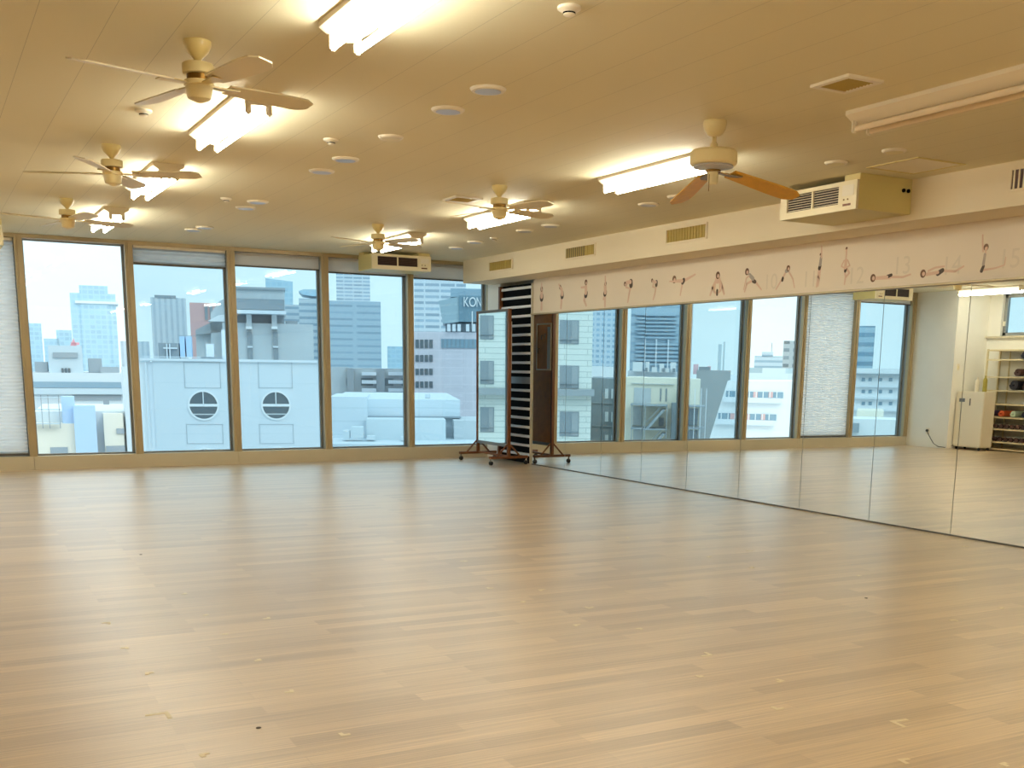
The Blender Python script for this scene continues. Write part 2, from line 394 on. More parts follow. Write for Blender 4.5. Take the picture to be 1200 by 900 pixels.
# ------------------------------------------------------------------ art panel of yoga poses
AX = XM-.004
art = MB().box(AX, XM+.0115, 1.0, 12.88, ZM+.0045, ZS-.0005).build('pose_banner', M_art)
setp(art, 'long off-white banner printed with a row of numbered yoga poses above the mirrors', 'banner')
def wall_uv(px, py):                                   # point of the banner seen at a photo pixel
    d = raydir(px, py); t = (AX)/d.x; p = Vector((0, 0, CAMH))+d*t
    return p.y, p.z
class Fig:
    """flat print: limbs as rounded strokes in (y, z) on the banner face"""
    def __init__(s): s.mb = MB(); s.k = 0
    def stroke(s, pts, r0, r1, mi):
        s.k += 1; x = AX-.0008-.00012*s.k
        for (a, b, ra, rb) in [(pts[i], pts[i+1], r0+(r1-r0)*i/(len(pts)-1), r0+(r1-r0)*(i+1)/(len(pts)-1)) for i in range(len(pts)-1)]:
            ang = math.atan2(b[1]-a[1], b[0]-a[0]); out = []
            for j in range(7): t = ang+PI/2+PI*j/6; out.append((a[0]+ra*math.cos(t), a[1]+ra*math.sin(t)))
            for j in range(7): t = ang-PI/2+PI*j/6; out.append((b[0]+rb*math.cos(t), b[1]+rb*math.sin(t)))
            s.mb.prism(out, 0, x, AX-.0002, mi)
    def disc(s, c, r, mi):
        s.k += 1; x = AX-.0008-.00012*s.k
        s.mb.prism([(c[0]+r*math.cos(2*PI*j/16), c[1]+r*1.15*math.sin(2*PI*j/16)) for j in range(16)], 0, x, AX-.0002, mi)
# each pose: box in photo pixels (x0,y0,x1,y1) and strokes in box coordinates (u right 0..1, v up 0..1): (kind, width, points)
S_, K_, T_, P_ = 0, 1, 2, 3
poses = [
 ((632.5, 332, 637, 362), [('s', S_, .5, .3, [(.5, .0), (.5, .45)]), ('s', K_, .9, .9, [(.5, .42), (.5, .5)]), ('s', S_, .7, .6, [(.5, .5), (.5, .72)]), ('h', .5, .78, .6), ('s', S_, .3, .2, [(.5, .75), (.5, 1)])]),
 ((654, 332, 662, 361), [('s', S_, .28, .2, [(.55, .45), (.45, .0)]), ('s', K_, .45, .45, [(.6, .48), (.6, .58)]), ('s', S_, .4, .3, [(.6, .58), (.5, .75)]), ('h', .3, .85, .3), ('s', S_, .2, .12, [(.45, .75), (.1, .97)])]),
 ((680, 328, 692, 358), [('s', S_, .2, .12, [(.5, .42), (.4, .2), (.6, .0)]), ('s', K_, .3, .3, [(.55, .4), (.58, .48)]), ('s', S_, .25, .22, [(.55, .5), (.55, .75)]), ('h', .55, .9, .25), ('s', S_, .12, .1, [(.5, .72), (.1, .72)])]),
 ((705, 324, 713, 359), [('s', S_, .3, .2, [(.5, .4), (.55, .0)]), ('s', S_, .28, .2, [(.6, .42), (.3, .25)]), ('s', K_, .45, .45, [(.5, .42), (.55, .48)]), ('s', S_, .4, .35, [(.55, .48), (.5, .7)]), ('h', .55, .76, .3), ('s', S_, .2, .15, [(.55, .74), (.5, 1)])]),
 ((729, 327, 742, 354), [('s', S_, .16, .1, [(.8, .75), (.65, .35), (.55, .0)]), ('s', K_, .3, .3, [(.8, .72), (.78, .86)]), ('s', S_, .2, .16, [(.75, .86), (.4, .86)]), ('h', .25, .8, .2), ('s', S_, .12, .08, [(.45, .8), (.35, .65), (.6, .6)])]),
 ((761, 326, 771, 351), [('s', S_, .18, .12, [(.8, .7), (.7, .35), (.5, .0)]), ('s', K_, .3, .3, [(.8, .68), (.8, .8)]), ('s', S_, .2, .18, [(.75, .8), (.5, .85)]), ('h', .3, .9, .22), ('s', S_, .12, .1, [(.5, .82), (.4, .6), (.75, .55)])]),
 ((784, 320, 815, 347), [('s', S_, .06, .04, [(.52, .6), (.45, .05)]), ('s', S_, .07, .04, [(.58, .66), (.98, .88)]), ('s', K_, .11, .11, [(.52, .6), (.56, .68)]), ('s', S_, .08, .07, [(.5, .66), (.28, .68)]), ('h', .2, .76, .15), ('s', S_, .05, .03, [(.3, .66), (.02, .7)])]),
 ((832, 319, 850, 345), [('s', S_, .16, .1, [(.4, .62), (.18, .3), (.05, .0)]), ('s', S_, .16, .1, [(.6, .62), (.82, .3), (.95, .0)]), ('s', S_, .22, .2, [(.5, .6), (.5, .82)]), ('h', .5, .86, .26), ('s', S_, .09, .08, [(.38, .7), (.3, .15), (.46, .05)]), ('s', S_, .09, .08, [(.62, .7), (.7, .15), (.54, .05)]), ('s', K_, .12, .12, [(.5, .0), (.5, .18)])]),
 ((871, 315, 894, 341), [('s', S_, .09, .05, [(.55, .5), (.95, .03)]), ('s', S_, .09, .06, [(.5, .48), (.2, .35), (.1, .0)]), ('s', K_, .14, .12, [(.52, .46), (.62, .4)]), ('s', T_, .14, .12, [(.5, .55), (.32, .74)]), ('h', .18, .9, .2), ('s', S_, .05, .04, [(.3, .7), (.15, .6), (.05, .1)])]),
 ((909, 312, 933, 338), [('s', S_, .08, .05, [(.5, .75), (.3, .4), (.05, .0)]), ('s', S_, .07, .04, [(.6, .8), (.85, .4), (.95, .0)]), ('s', T_, .12, .12, [(.5, .78), (.6, .8)]), ('h', .6, .9, .17), ('s', K_, .1, .1, [(.36, .48), (.34, .38)])]),
 ((955, 289, 966, 336), [('s', S_, .2, .12, [(.5, .5), (.4, .25), (.3, .0)]), ('s', S_, .15, .1, [(.6, .5), (.55, .2), (.45, .02)]), ('s', K_, .3, .28, [(.5, .46), (.55, .52)]), ('s', T_, .28, .24, [(.55, .55), (.6, .72)]), ('h', .55, .8, .2), ('s', S_, .12, .1, [(.65, .72), (.6, 1)])]),
 ((984, 290, 998, 333), [('s', S_, .15, .1, [(.45, .4), (.55, .2), (.5, .0)]), ('s', S_, .15, .12, [(.6, .42), (.85, .3), (.55, .18)]), ('s', K_, .2, .2, [(.5, .36), (.55, .42)]), ('s', S_, .22, .22, [(.5, .45), (.5, .65)]), ('h', .5, .97, .16), ('s', S_, .08, .08, [(.35, .65), (.15, .5), (.4, .45)]), ('s', S_, .08, .08, [(.65, .65), (.85, .5), (.6, .45)]), ('s', S_, .1, .1, [(.5, .68), (.5, .92)])]),
 ((1020, 318, 1068, 329), [('s', S_, .05, .03, [(.5, .42), (.8, .28), (.98, .5)]), ('s', K_, .07, .06, [(.42, .45), (.52, .6)]), ('s', S_, .065, .06, [(.15, .4), (.42, .42)]), ('h', .07, .45, .13), ('s', S_, .03, .02, [(.2, .3), (.5, .22)])]),
 ((1078, 311, 1130, 324), [('s', S_, .05, .03, [(.55, .5), (.8, .35), (.98, .75)]), ('s', K_, .09, .08, [(.42, .3), (.52, .55)]), ('s', S_, .06, .06, [(.15, .3), (.42, .4)]), ('h', .08, .4, .13), ('s', S_, .04, .03, [(.2, .6), (.35, .85), (.55, .9)])]),
 ((1149, 274, 1180, 320), [('s', S_, .07, .04, [(.15, .1), (.6, .12), (.95, .18)]), ('s', S_, .04, .03, [(.95, .18), (.97, .38)]), ('s', K_, .12, .1, [(.1, .08), (.16, .2)]), ('s', T_, .1, .09, [(.15, .25), (.18, .5)]), ('h', .2, .68, .19), ('s', S_, .06, .05, [(.1, .58), (.05, .8), (.03, 1)]), ('s', S_, .06, .05, [(.2, .55), (.18, .66)])]),
]
nums = {9: ('10', 903, 331), 10: ('11', 949, 328), 11: ('12', 1003, 324), 12: ('13', 1057, 312), 13: ('14', 1115, 312), 14: ('15', 1183, 304)}
for i, ((x0, y0, x1, y1), st) in enumerate(poses):
    xc = (x0+x1)/2
    ya, zt = wall_uv(xc, y0); _, zb = wall_uv(xc, y1)
    yl, _ = wall_uv(x0, (y0+y1)/2); yr, _ = wall_uv(x1, (y0+y1)/2)
    W, HH = abs(yl-yr), zt-zb
    sc = W
    def q(u, v): return (yl+(yr-yl)*u, zb+HH*v)
    fg = Fig()
    for e in st:
        if e[0] == 's': fg.stroke([q(*p) for p in e[4]], e[2]*sc/2, e[3]*sc/2, e[1])
        else: fg.disc(q(e[1], e[2]), e[3]*sc/2, P_); fg.disc(q(e[1]+.1*e[3], e[2]-.03), e[3]*sc*.26, S_)
    fg.mb.build('printed_pose', [M_skin, M_short, M_top, M_hair], art)
    if i in nums:
        b, nx, ny = nums[i]; yy, zz = wall_uv(nx, ny)
        for k, ch in enumerate(b):
            vs, fs = text_mesh(ch, .2)
            MB().add([(AX-.0006, yy-p.x-(k-.5)*.1, zz+p.y) for p in vs], fs).build('printed_digit', M_num, art)

# ------------------------------------------------------------------ louvred panel between window and mirrors
lv = empty('louvre_panel', (XM, 13.39, 0)); setp(lv, 'tall black louvred panel with pale slats between window wall and mirrors', 'louvre')
MB().box(.03, .2, -.49, .46, 0, 2.36).build('backing', M_black, lv)
MB().box(-.02, .05, .43, .47, 0, 2.36).build('jamb', M_woodpost, lv)
MB().box(-.02, .05, -.5, -.475, 0, 2.36).build('jamb', M_sill, lv)
MB().box(-.01, .05, -.475, .43, 1.06, 1.15).build('middle_rail', M_greyrail, lv)
z = .10
while z < 2.36:
    if not (1.02 < z < 1.17):
        MB().prism([(.012, z), (.006, z+.006), (.012, z+.034), (.03, z+.036), (.03, z)], 1, -.475, .43).build('slat', M_slat, lv)
    z += .122

# ------------------------------------------------------------------ rolling mirror
rm = empty('rolling_mirror', (6.735, 13.378, 0)); setp(rm, 'tall free-standing mirror on a wheeled brown frame beside the window corner', 'mirror')
hw = .4625
for s in (-1, 1):
    MB().box(-.022, .022, s*hw-.018, s*hw+.018, .1, 2.02).build('post', M_woodpost, rm, bevel=.003)
MB().box(-.02, .02, -hw+.018, hw-.018, 1.985, 2.02).build('top_rail', M_darkseal, rm)
MB().box(-.022, .022, -hw, hw, .235, .275).build('bottom_rail', M_greyrail, rm)
MB().box(-.012, -.006, -hw+.018, hw-.018, .275, 1.985).build('mirror_glass', M_mirror, rm)
MB().box(-.006, .012, -hw+.018, hw-.018, .275, 1.985).build('back_board', M_wood, rm)
MB().box(-.012, .012, -hw, hw, .10, .125).build('cross_bar', M_woodpost, rm)
for s in (-1, 1):
    f = MB().box(-.285, .285, s*hw-.02, s*hw+.02, .085, .118).build('foot', M_woodpost, rm, bevel=.003)
    for d in (-1, 1):
        MB().tube([(d*.17, s*hw, .115), (d*.02, s*hw, .27)], .012, 8).build('brace', M_woodpost, rm)
        c = MB().tube([(d*.27, s*hw, .09), (d*.262, s*hw, .035)], .012, 8).build('caster', M_chrome, f)
        MB().lathe([(.012, -.012), (.03, -.01), (.03, .01), (.012, .012)], (d*.262, s*hw, .03), 16, axis=1).build('caster_wheel', M_caster, f, smooth=True)
# small framed mirror hung on its back
sm = empty('framed_board', (6.7575, 13.115, 1.55)); setp(sm, 'small white-framed brown board hung on the back of the rolling mirror', 'board')
b = .195; h2 = .31
mb = MB()
for (y0, y1, z0, z1) in ((-b, b, h2-.02, h2), (-b, b, -h2, -h2+.02), (-b, -b+.015, -h2+.02, h2-.02), (b-.015, b, -h2+.02, h2-.02)): mb.box(0, .018, y0, y1, z0, z1)
mb.build('frame', M_ring, sm)
MB().box(0, .01, -b+.015, b-.015, -h2+.02, h2-.02).build('panel', M_wood, sm)
MB().box(.01, .013, -b+.017, -b+.10, -h2+.022, h2-.05).build('pale_blue_sheet', M_bluepaper, sm)
for yy, zz in ((.03, .15), (-.06, .17), (.12, -.02)): MB().tube([(.01, yy, zz), (.03, yy, zz), (.034, yy, zz-.05), (.02, yy, zz-.06)], .007, 8).build('hook', M_chrome, sm)

# ------------------------------------------------------------------ ceiling fans
def blade_mb(r0, r1, w0, w1, ang, z, pitch, droop=0., th=.007, n=10):
    mb = MB(); ca, sa = math.cos(ang), math.sin(ang); top = []; bot = []
    prof = []
    for k in range(n+1):
        t = k/n; w = (w0+(w1-w0)*min(1, t*1.6))
        if t > .85: w *= math.sqrt(max(.05, 1-((t-.85)/.15)**2*.75))
        prof.append((r0+(r1-r0)*t, w/2, z-droop*t))
    v = []
    for r, w, zz in prof:
        for sgn in (-1, 1):
            for dz in (0, th):
                y = sgn*w; v.append((ca*r-sa*y, sa*r+ca*y, zz+dz+y*pitch))
    f = []
    for k in range(n):
        a = 4*k; c = a+4
        f += [(a, c, c+2, a+2), (a+1, a+3, c+3, c+1), (a, a+1, c+1, c), (a+2, c+2, c+3, a+3)]
    f += [(0, 2, 3, 1), (4*n, 4*n+1, 4*n+3, 4*n+2)]
    return mb.add(v, f)
def iron_mb(r0, r1, ang, z, droop=0.):
    ca, sa = math.cos(ang), math.sin(ang); v = []
    for r, w, zz in ((r0, .018, z), (r1, .035, z-droop)):
        for y in (-w, w):
            for dz in (-.004, .002): v.append((ca*r-sa*y, sa*r+ca*y, zz+dz))
    return MB().add(v, [(0, 4, 6, 2), (1, 3, 7, 5), (0, 1, 5, 4), (2, 6, 7, 3), (0, 2, 3, 1), (4, 5, 7, 6)])
def make_fan(label):
    e = empty('ceiling_fan', (0, 0, H)); setp(e, label, 'ceiling fan', 'ivory four-blade ceiling fans')
    MB().lathe([(.062, 0), (.062, -.018), (.05, -.045), (.02, -.075), (.014, -.085)]).build('canopy', M_fan, e, smooth=True)
    MB().lathe([(.012, -.07), (.012, -.1)], n=12).build('neck', M_fan, e, smooth=True)
    MB().lathe([(.03, -.092), (.066, -.096), (.07, -.102), (.07, -.138), (.066, -.142), (.03, -.143)]).build('motor_housing', M_fan2, e, smooth=True)
    MB().lathe([(.052, -.143), (.052, -.17)]).build('vent_ring', M_brass, e, smooth=True)
    MB().lathe([(.064, -.17), (.066, -.18), (.066, -.19), (.062, -.194)]).build('flange', M_fan2, e, smooth=True)
    MB().lathe([(.06, -.194), (.06, -.2), (.053, -.24), (.05, -.246), (.012, -.262), (.0, -.263)]).build('switch_cup', M_fan2, e, smooth=True)
    for k in range(4):
        a = k*PI/2
        b = blade_mb(.14, .585, .09, .125, a, -.185, -.2).build('blade', M_blade, e)
        iron_mb(.06, .19, a, -.185).build('blade_arm', M_fan, b)
    return e
fans = [((1.218, 5.41), 15, 'ivory ceiling fan nearest the camera, upper left of the room'),
        ((1.247, 8.19), -27, 'ivory ceiling fan second in the left row, in front of a twin-tube light'),
        ((1.275, 11.02), 14, 'ivory ceiling fan third in the left row, near the bright clear window'),
        ((4.183, 8.21), 15, 'ivory ceiling fan mid room beside a square ceiling vent'),
        ((4.25, 11.1), 20, 'ivory ceiling fan just before the hanging air unit at the windows')]
fan0 = make_fan(fans[0][2])
for i, ((x, y), a, lb) in enumerate(fans):
    o = fan0 if i == 0 else copy_tree(fan0)
    o.location = (x, y, H); o.rotation_euler = (0, 0, math.radians(a)); o['label'] = lb
e = empty('ceiling_fan', (4.178, 5.432, H)); setp(e, 'cream drum-motor ceiling fan with honey wood blades at right', 'ceiling fan')
MB().lathe([(.066, 0), (.07, -.015), (.062, -.05), (.045, -.075), (.028, -.085), (.02, -.086)]).build('canopy', M_fan2, e, smooth=True)
MB().lathe([(.012, -.08), (.012, -.115), (.022, -.13), (.024, -.165)], n=16).build('down_rod', M_fan2, e, smooth=True)
MB().lathe([(.05, -.158), (.125, -.163), (.138, -.175), (.14, -.235), (.132, -.245), (.12, -.248)], n=40).build('motor_housing', M_fan2, e, smooth=True)
MB().lathe([(.115, -.248), (.118, -.258), (.06, -.268), (.05, -.272)], n=40).build('bottom_plate', M_lens, e, smooth=True)
MB().lathe([(.045, -.27), (.045, -.282)], n=20).build('vent_ring', M_brass, e, smooth=True)
MB().lathe([(.03, -.28), (.032, -.3), (.03, -.345), (.024, -.352), (0, -.353)], n=20).build('switch_cup', M_fan2, e, smooth=True)
MB().tube([(-.035, -.01, -.3), (-.036, -.012, -.395)], .0022, 6).build('pull_chain', M_brass, e)
for a in (2, 72):
    a = math.radians(a)
    bl = blade_mb(.13, .67, .10, .135, a, -.285, -.2, .085).build('blade', M_bladewood, e)
    iron_mb(.04, .2, a, -.283, .01).build('blade_arm', M_brass, bl)

# ------------------------------------------------------------------ fluorescent battens
def make_batten(label, lit=True, drop=0):
    e = empty('ceiling_tube_light', (0, 0, H)); setp(e, label, 'ceiling light', 'twin tube ceiling lights')
    L = .62
    MB().prism([(-.11, .002), (-.11, -.022), (-.04, -.066), (.04, -.066), (.11, -.022), (.11, .002)], 1, -L, L).build('body', M_fixture, e)
    for s in (-1, 1):
        t = MB().lathe([(.012, -.585), (.0165, -.58), (.0165, .58), (.012, .585)], (s*.056, 0, -.093), 12, axis=1).build('tube', M_tube if lit else M_tubeoff, e, smooth=True)
        for d in (-1, 1):
            MB().box(s*.056-.016, s*.056+.016, d*.6-.014, d*.6+.014, -.114, -.04).build('lamp_holder', M_ring, e, bevel=.008)
    return e
bat = [((1.71, 4.22), 'lit twin-tube light nearest the camera, cut by the top picture edge', True),
       ((1.71, 6.82), 'lit twin-tube light beside the near ivory fan blade', True),
       ((1.71, 9.29), 'lit twin-tube light behind the second fan of the left row', True),
       ((1.745, 11.97), 'lit twin-tube light behind the farthest fan of the left row', True),
       ((4.83, 9.42), 'lit twin-tube light behind the mid-room fan', True),
       ((4.85, 12.1), 'lit twin-tube light above the hanging air unit at the windows', True),
       ((4.74, 6.82), 'lit twin-tube light touching the drum-motor fan', True),
       ((4.74, 4.22), 'unlit twin-tube light at the right picture edge', False),
       ((-1.36, 12.6), 'lit twin-tube light by the left pier, seen only in the mirror', True)]
bat += [((x, y), 'added lit twin-tube light %s, outside the picture' % w, True) for x, y, w in ((-1.36, 9.4, 'left of the second left fan'), (4.74, -3.0, 'far behind the camera on the right'), (6.05, 2.4, 'near the mirrors at right'),  # unseen lamps added to brighten the near room; mirror-side one is off the rows
        (1.71, 1.6, 'right above the camera'), (4.74, 1.6, 'beyond the unlit tube light toward the back wall'), (4.74, -1.0, 'behind the camera on the right'), (1.71, -1.0, 'behind the camera'))]
b1 = make_batten(bat[0][1]); b0 = make_batten(bat[7][1], False)
for i, ((x, y), lb, lit) in enumerate(bat):
    o = (b1 if i == 0 else copy_tree(b1)) if lit else b0
    o.location = (x, y, H); o['label'] = lb

# ------------------------------------------------------------------ downlights, detectors, vents
def make_down(r=.095, lens=True):
    e = empty('downlight', (0, 0, H))
    MB().lathe([(r*.72, -.004), (r*.74, -.016), (r*.9, -.014), (r, -.004), (r, 0)], n=32).build('trim_ring', M_ring, e, smooth=True)
    MB().lathe([(0, -.0165), (r*.72, -.0165), (r*.72, 0)], n=32).build('lens', M_lens if lens else M_cream, e, smooth=True)
    return e
d0 = make_down(); d1 = make_down(.08, False)
downs = [(2.716, 5.47, 1, 'silver-lensed ceiling downlight nearest the camera, left of room centre'),
         (2.731, 6.007, 1, 'silver-lensed ceiling downlight second from the camera in the centre row'),
         (2.744, 7.777, 1, 'silver-lensed downlight just beyond the flat cream ceiling disc'),
         (2.754, 8.34, 1, 'silver-lensed downlight in the centre row, nearest the second left fan'),
         (2.766, 10.189, 1, 'small-looking downlight, nearer one of the far pair right of the left fans'),
         (2.773, 10.632, 1, 'small-looking downlight, farther one of the far pair right of the left fans'),
         (2.784, 12.38, 1, 'faint downlight near the windows, nearer of the last pair in the centre row'),
         (2.73, 12.69, 1, 'faint downlight near the windows, farther of the last pair in the centre row'),
         (5.838, 12.606, 1, 'faint downlight above the soffit corner near the windows'),
         (5.752, 11.9, 1, 'faint downlight right of the hanging air unit'),
         (5.721, 10.635, 1, 'cream downlight, farther one right of the mid-room fan'),
         (5.734, 10.11, 1, 'cream downlight, nearer one right of the mid-room fan'),
         (5.718, 8.337, 1, 'cream downlight below the right lit tube light, farther of two'),
         (5.676, 7.838, 1, 'cream downlight below the right lit tube light, nearer of two'),
         (2.734, 6.889, 0, 'flat cream ceiling disc between the pairs of centre downlights'),
         (5.671, 5.989, 0, 'cream ceiling disc above the right air unit, farther of two'),
         (5.684, 5.474, 0, 'cream ceiling disc above the right air unit, nearer of two')]
for k, (x, y, t, lb) in enumerate(downs):
    src = d0 if t else d1
    first = (k == 0) or (k == 14)
    o = src if first else copy_tree(src)
    o.location = (x, y, H); setp(o, lb, 'downlight' if t else 'ceiling disc', 'silver ceiling downlights' if t else 'flat cream ceiling discs')
def make_det():
    e = empty('smoke_detector', (0, 0, H))
    MB().lathe([(.048, 0), (.048, -.01), (.038, -.016), (.024, -.02), (.024, -.03), (.016, -.035), (0, -.036)], n=24).build('housing', M_ring, e, smooth=True)
    MB().lathe([(.0255, -.0215), (.0255, -.027)], n=24).build('sensor_slots', M_black, e, smooth=True)
    return e
dt0 = make_det()
for k, (x, y, lb) in enumerate([(1.252, 6.983, 'round smoke detector just past the nearest fan blade'), (2.405, 4.111, 'round smoke detector at the top edge of the picture'),
                                (2.437, 7.177, 'round smoke detector left of the centre downlights'), (2.477, 10.146, 'round smoke detector by the far pair of downlights'),
                                (5.752, 11.42, 'round smoke detector beyond the mid-room fan')]):
    o = dt0 if k == 0 else copy_tree(dt0); o.location = (x, y, H); setp(o, lb, 'smoke detector', 'ceiling smoke detectors')
def vent(label, x0, x1, y0, y1, slot=M_grilleslot):
    e = empty('ceiling_vent', ((x0+x1)/2, (y0+y1)/2, H)); setp(e, label, 'vent')
    a, b = (x1-x0)/2, (y1-y0)/2
    mb = MB()
    for r in ((-a, a, -b, -b+.03), (-a, a, b-.03, b), (-a, -a+.03, -b+.03, b-.03), (a-.03, a, -b+.03, b-.03)): mb.box(r[0], r[1], r[2], r[3], -.014, 0)
    mb.build('frame', M_ring, e)
    MB().box(-a+.03, a-.03, -b+.03, b-.03, -.003, 0).build('backing', slot, e)
    n = 9
    sl = MB()
    for k in range(n):
        y = -b+.03+(2*b-.06)*(k+.5)/n
        sl.prism([(y-.008, -.004), (y+.006, -.012), (y+.008, -.011), (y-.006, -.003)], 0, -a+.03, a-.03)
    sl.build('louvres', M_grille, e)
vent('square ceiling vent with white frame near the unlit tube light', 4.07, 4.31, 4.25, 4.52)
vent('square ceiling vent left of the mid-room fan', 4.09, 4.35, 8.85, 9.12)
vent('dark ceiling slot vent at the left edge above the far left fan', .38, .62, 11.3, 11.5, M_red)
ap = empty('access_hatch', (6.22, 5.78, H)); setp(ap, 'square ceiling access hatch above the right air unit', 'hatch')
mb = MB()
a = .235
for r in ((-a, a, -a, -a+.02), (-a, a, a-.02, a), (-a, -a+.02, -a+.02, a-.02), (a-.02, a, -a+.02, a-.02)): mb.box(r[0], r[1], r[2], r[3], -.006, 0)
mb.build('frame', M_acduct, ap); MB().box(-a+.024, a-.024, -a+.024, a-.024, -.004, 0).build('panel', M_ring, ap)
def soffit_vent(label, y0, y1, z0, z1, split=None):
    e = empty('soffit_grille', (XS, (y0+y1)/2, (z0+z1)/2)); setp(e, label, 'vent')
    b, c = (y1-y0)/2, (z1-z0)/2
    mb = MB()
    for r in ((-b-.02, b+.02, c, c+.015), (-b-.02, b+.02, -c-.015, -c), (-b-.02, -b, -c, c), (b, b+.02, -c, c)): mb.box(-.012, 0, r[0], r[1], r[2], r[3])
    mb.build('frame', M_soffit, e)
    MB().box(-.003, 0, -b, b, -c, c).build('backing', M_red if split == 'dark' else M_grille, e)
    n = 14
    sl = MB()
    for k in range(n):
        y = -b+2*b*(k+.5)/n; sl.box(-.01, -.003, y-b*.3/n, y+b*.3/n, -c, c)
    sl.build('fins', M_acface if split == 'dark' else M_grille, e)
    if split == 'half':
        MB().box(-.0095, -.003, 0-.1, b, -c, c).build('damper', M_grilleslot, e)
soffit_vent('olive soffit grille farthest from the camera, by the soffit corner', 12.67, 13.3, 2.508, 2.613)
soffit_vent('olive soffit grille second from the corner, half of it darker', 10.70, 11.32, 2.518, 2.625, 'half')
soffit_vent('olive soffit grille just left of the right air unit', 8.70, 9.335, 2.515, 2.635)
soffit_vent('dark slotted soffit grille at the right picture edge', 4.75, 5.3, 2.515, 2.64, 'dark')

# ------------------------------------------------------------------ air units
def air_unit(label, loc, rz, L, D, h, z0, top=.09, lm=None):
    """front face on local -y, x along the length"""
    e = empty('hanging_air_unit', (loc[0], loc[1], z0), rz); setp(e, label, 'air conditioner', 'ivory hanging air units')
    MB().box(-L/2, L/2, .02, D, 0, h).build('casing', M_acside, e, bevel=.004)
    a, b = L/2, h
    gx0, gx1 = -a+.075, a-.185
    mb = MB()
    mb.box(-a, gx0, 0, .022, 0, b).box(gx1, a, 0, .022, 0, b).box(gx0, gx1, 0, .022, 0, .05).box(gx0, gx1, 0, .022, b-.03, b)
    mb.build('front_panel', M_acface, e)
    g = MB().box(gx0, gx1, .016, .021, .05, b-.03).build('grille', M_grilledark, e)
    n = 7
    for k in range(n):
        z = .05+(b-.08)*(k+.5)/n
        MB().box(gx0, gx1, .008, .016, z-.0022, z+.0015).build('louvre', lm or M_acface, g)
    MB().box((gx0+gx1)/2-.008, (gx0+gx1)/2+.008, .002, .018, .05, b-.03).build('mullion', M_acface, e)
    cp = MB().box(gx1+.04, a-.03, -.003, .001, .1, b-.03).build('control_plate', M_ring, e)
    MB().box(gx1+.05, a-.055, -.002, .001, .03, .045).build('nameplate', M_woodpost, e)
    for q in (0, 1): MB().lathe([(.006, -.006), (.006, .001)], (gx1+.06+q*.04, 0, .075), 10, axis=1).build('knob', M_brass, e)
    MB().box(a-.16, a-.004, .03, D, h, h+top).box(-a+.01, a-.16, .34, D, h, h+top).build('top_duct', M_acduct, e)
    MB().box(-a+.03, -a+.06, .03, .05, h, h+top).build('hanger', M_acface, e)
    return e
u = air_unit('ivory air unit fixed to the soffit at right, beyond the wood-bladed fan', (6.076, 6.60), -PI/2, .825, .564, .206, 2.447, H-2.447-.206+.003)
for q in (0, 1): MB().lathe([(.014, .0), (.014, .012)], (.4125, .47+q*.05, .165), 14, axis=0).build('cable_grommet', M_black, u)
air_unit('ivory air unit hanging before the windows, behind the far fan', (5.487, 13.5), 0, .805, .5, .188, 2.474, H-2.474-.188+.003, M_red)
air_unit('ivory air unit at the left picture edge above the lowered blind', (.462, 12.95), 0, .815, .5, .2, 2.44, H-2.64+.003, M_red)

# ------------------------------------------------------------------ things by the left wall, seen in the mirror
hu = empty('air_humidifier', (-1.62, 13.035, 0)); setp(hu, 'white upright air cleaner on casters in front of the pier', 'air cleaner')
MB().box(-.3, 0, -.29, .29, .05, 1.0).build('casing', M_hum, hu, bevel=.012)
MB().box(0, .006, -.285, .285, .36, .985).build('upper_panel', M_hum, hu, bevel=.002)
MB().box(0, .006, -.285, .285, .07, .35).build('lower_panel', M_hum, hu, bevel=.002)
MB().box(.004, .012, -.02, .0, .76, .88).build('handle_slot', M_darkseal, hu)
MB().box(.004, .009, .1, .22, .82, .88).build('display', M_greyrail, hu)
for sx in (-.26, -.04):
    for sy in (-.24, .24): MB().lathe([(.012, -.012), (.026, -.01), (.026, .01), (.012, .012)], (sx, sy, .026), 12, axis=1).build('caster', M_caster, hu)
for (y, z, m, lb) in ((12.86, .27, M_olive, 'olive bottle standing on the white air cleaner'), (13.02, .24, M_hum, 'pale bottle standing on the white air cleaner')):
    o = MB().lathe([(0, 0), (.035, 0), (.037, .01), (.037, z*.7), (.03, z*.8), (.014, z*.88), (.014, z), (0, z)], n=16).build('bottle', m, smooth=True, loc=(-1.75, y, 1.0)); setp(o, lb, 'bottle')
e = empty('wall_outlet', (XL, 13.79, .285)); setp(e, 'round dark wall outlet low on the white pier', 'outlet')
MB().box(0, .006, -.04, .04, -.055, .055).build('cover_plate', M_ring, e); MB().lathe([(.022, 0), (.022, .03)], (.004, 0, .01), 14, axis=0).build('plug', M_cord, e)
pts = [(XL+.03, 13.79, .29), (XL+.05, 13.72, .22), (XL+.05, 13.6, .08), (XL+.04, 13.5, .03), (XL+.01, 13.38, .02), (-1.66, 13.345, .06)]
setp(MB().tube(pts, .006, 8).build('power_cord', M_cord, smooth=True), 'dark power cord running from the pier outlet to the air cleaner', 'cord')
e = empty('wall_switch', (-1.62, YP, 1.41)); setp(e, 'small white wall switch on the side of the pier', 'switch')
MB().box(-.035, .035, -.008, 0, -.055, .055).build('cover_plate', M_ring, e); MB().box(-.015, .015, -.012, -.006, -.02, .02).build('rocker', M_cream, e)
rk = empty('mat_rack', (-1.95, 12.2, 0)); setp(rk, 'cream steel rack of shelves holding rolled exercise mats', 'rack')
for x in (-.32, 0):
    for y in (-.82, .82): MB().box(x-.012, x+.012, y-.015, y+.015, 0, 1.72).build('post', M_rack, rk)
levels = [.03, .15, .37, .57, .79, 1.02, 1.25, 1.54, 1.70]
for z in levels[:6]+levels[6:]:
    MB().box(-.33, .015, -.82, .82, z-.012, z+.012).build('shelf', M_rack, rk)
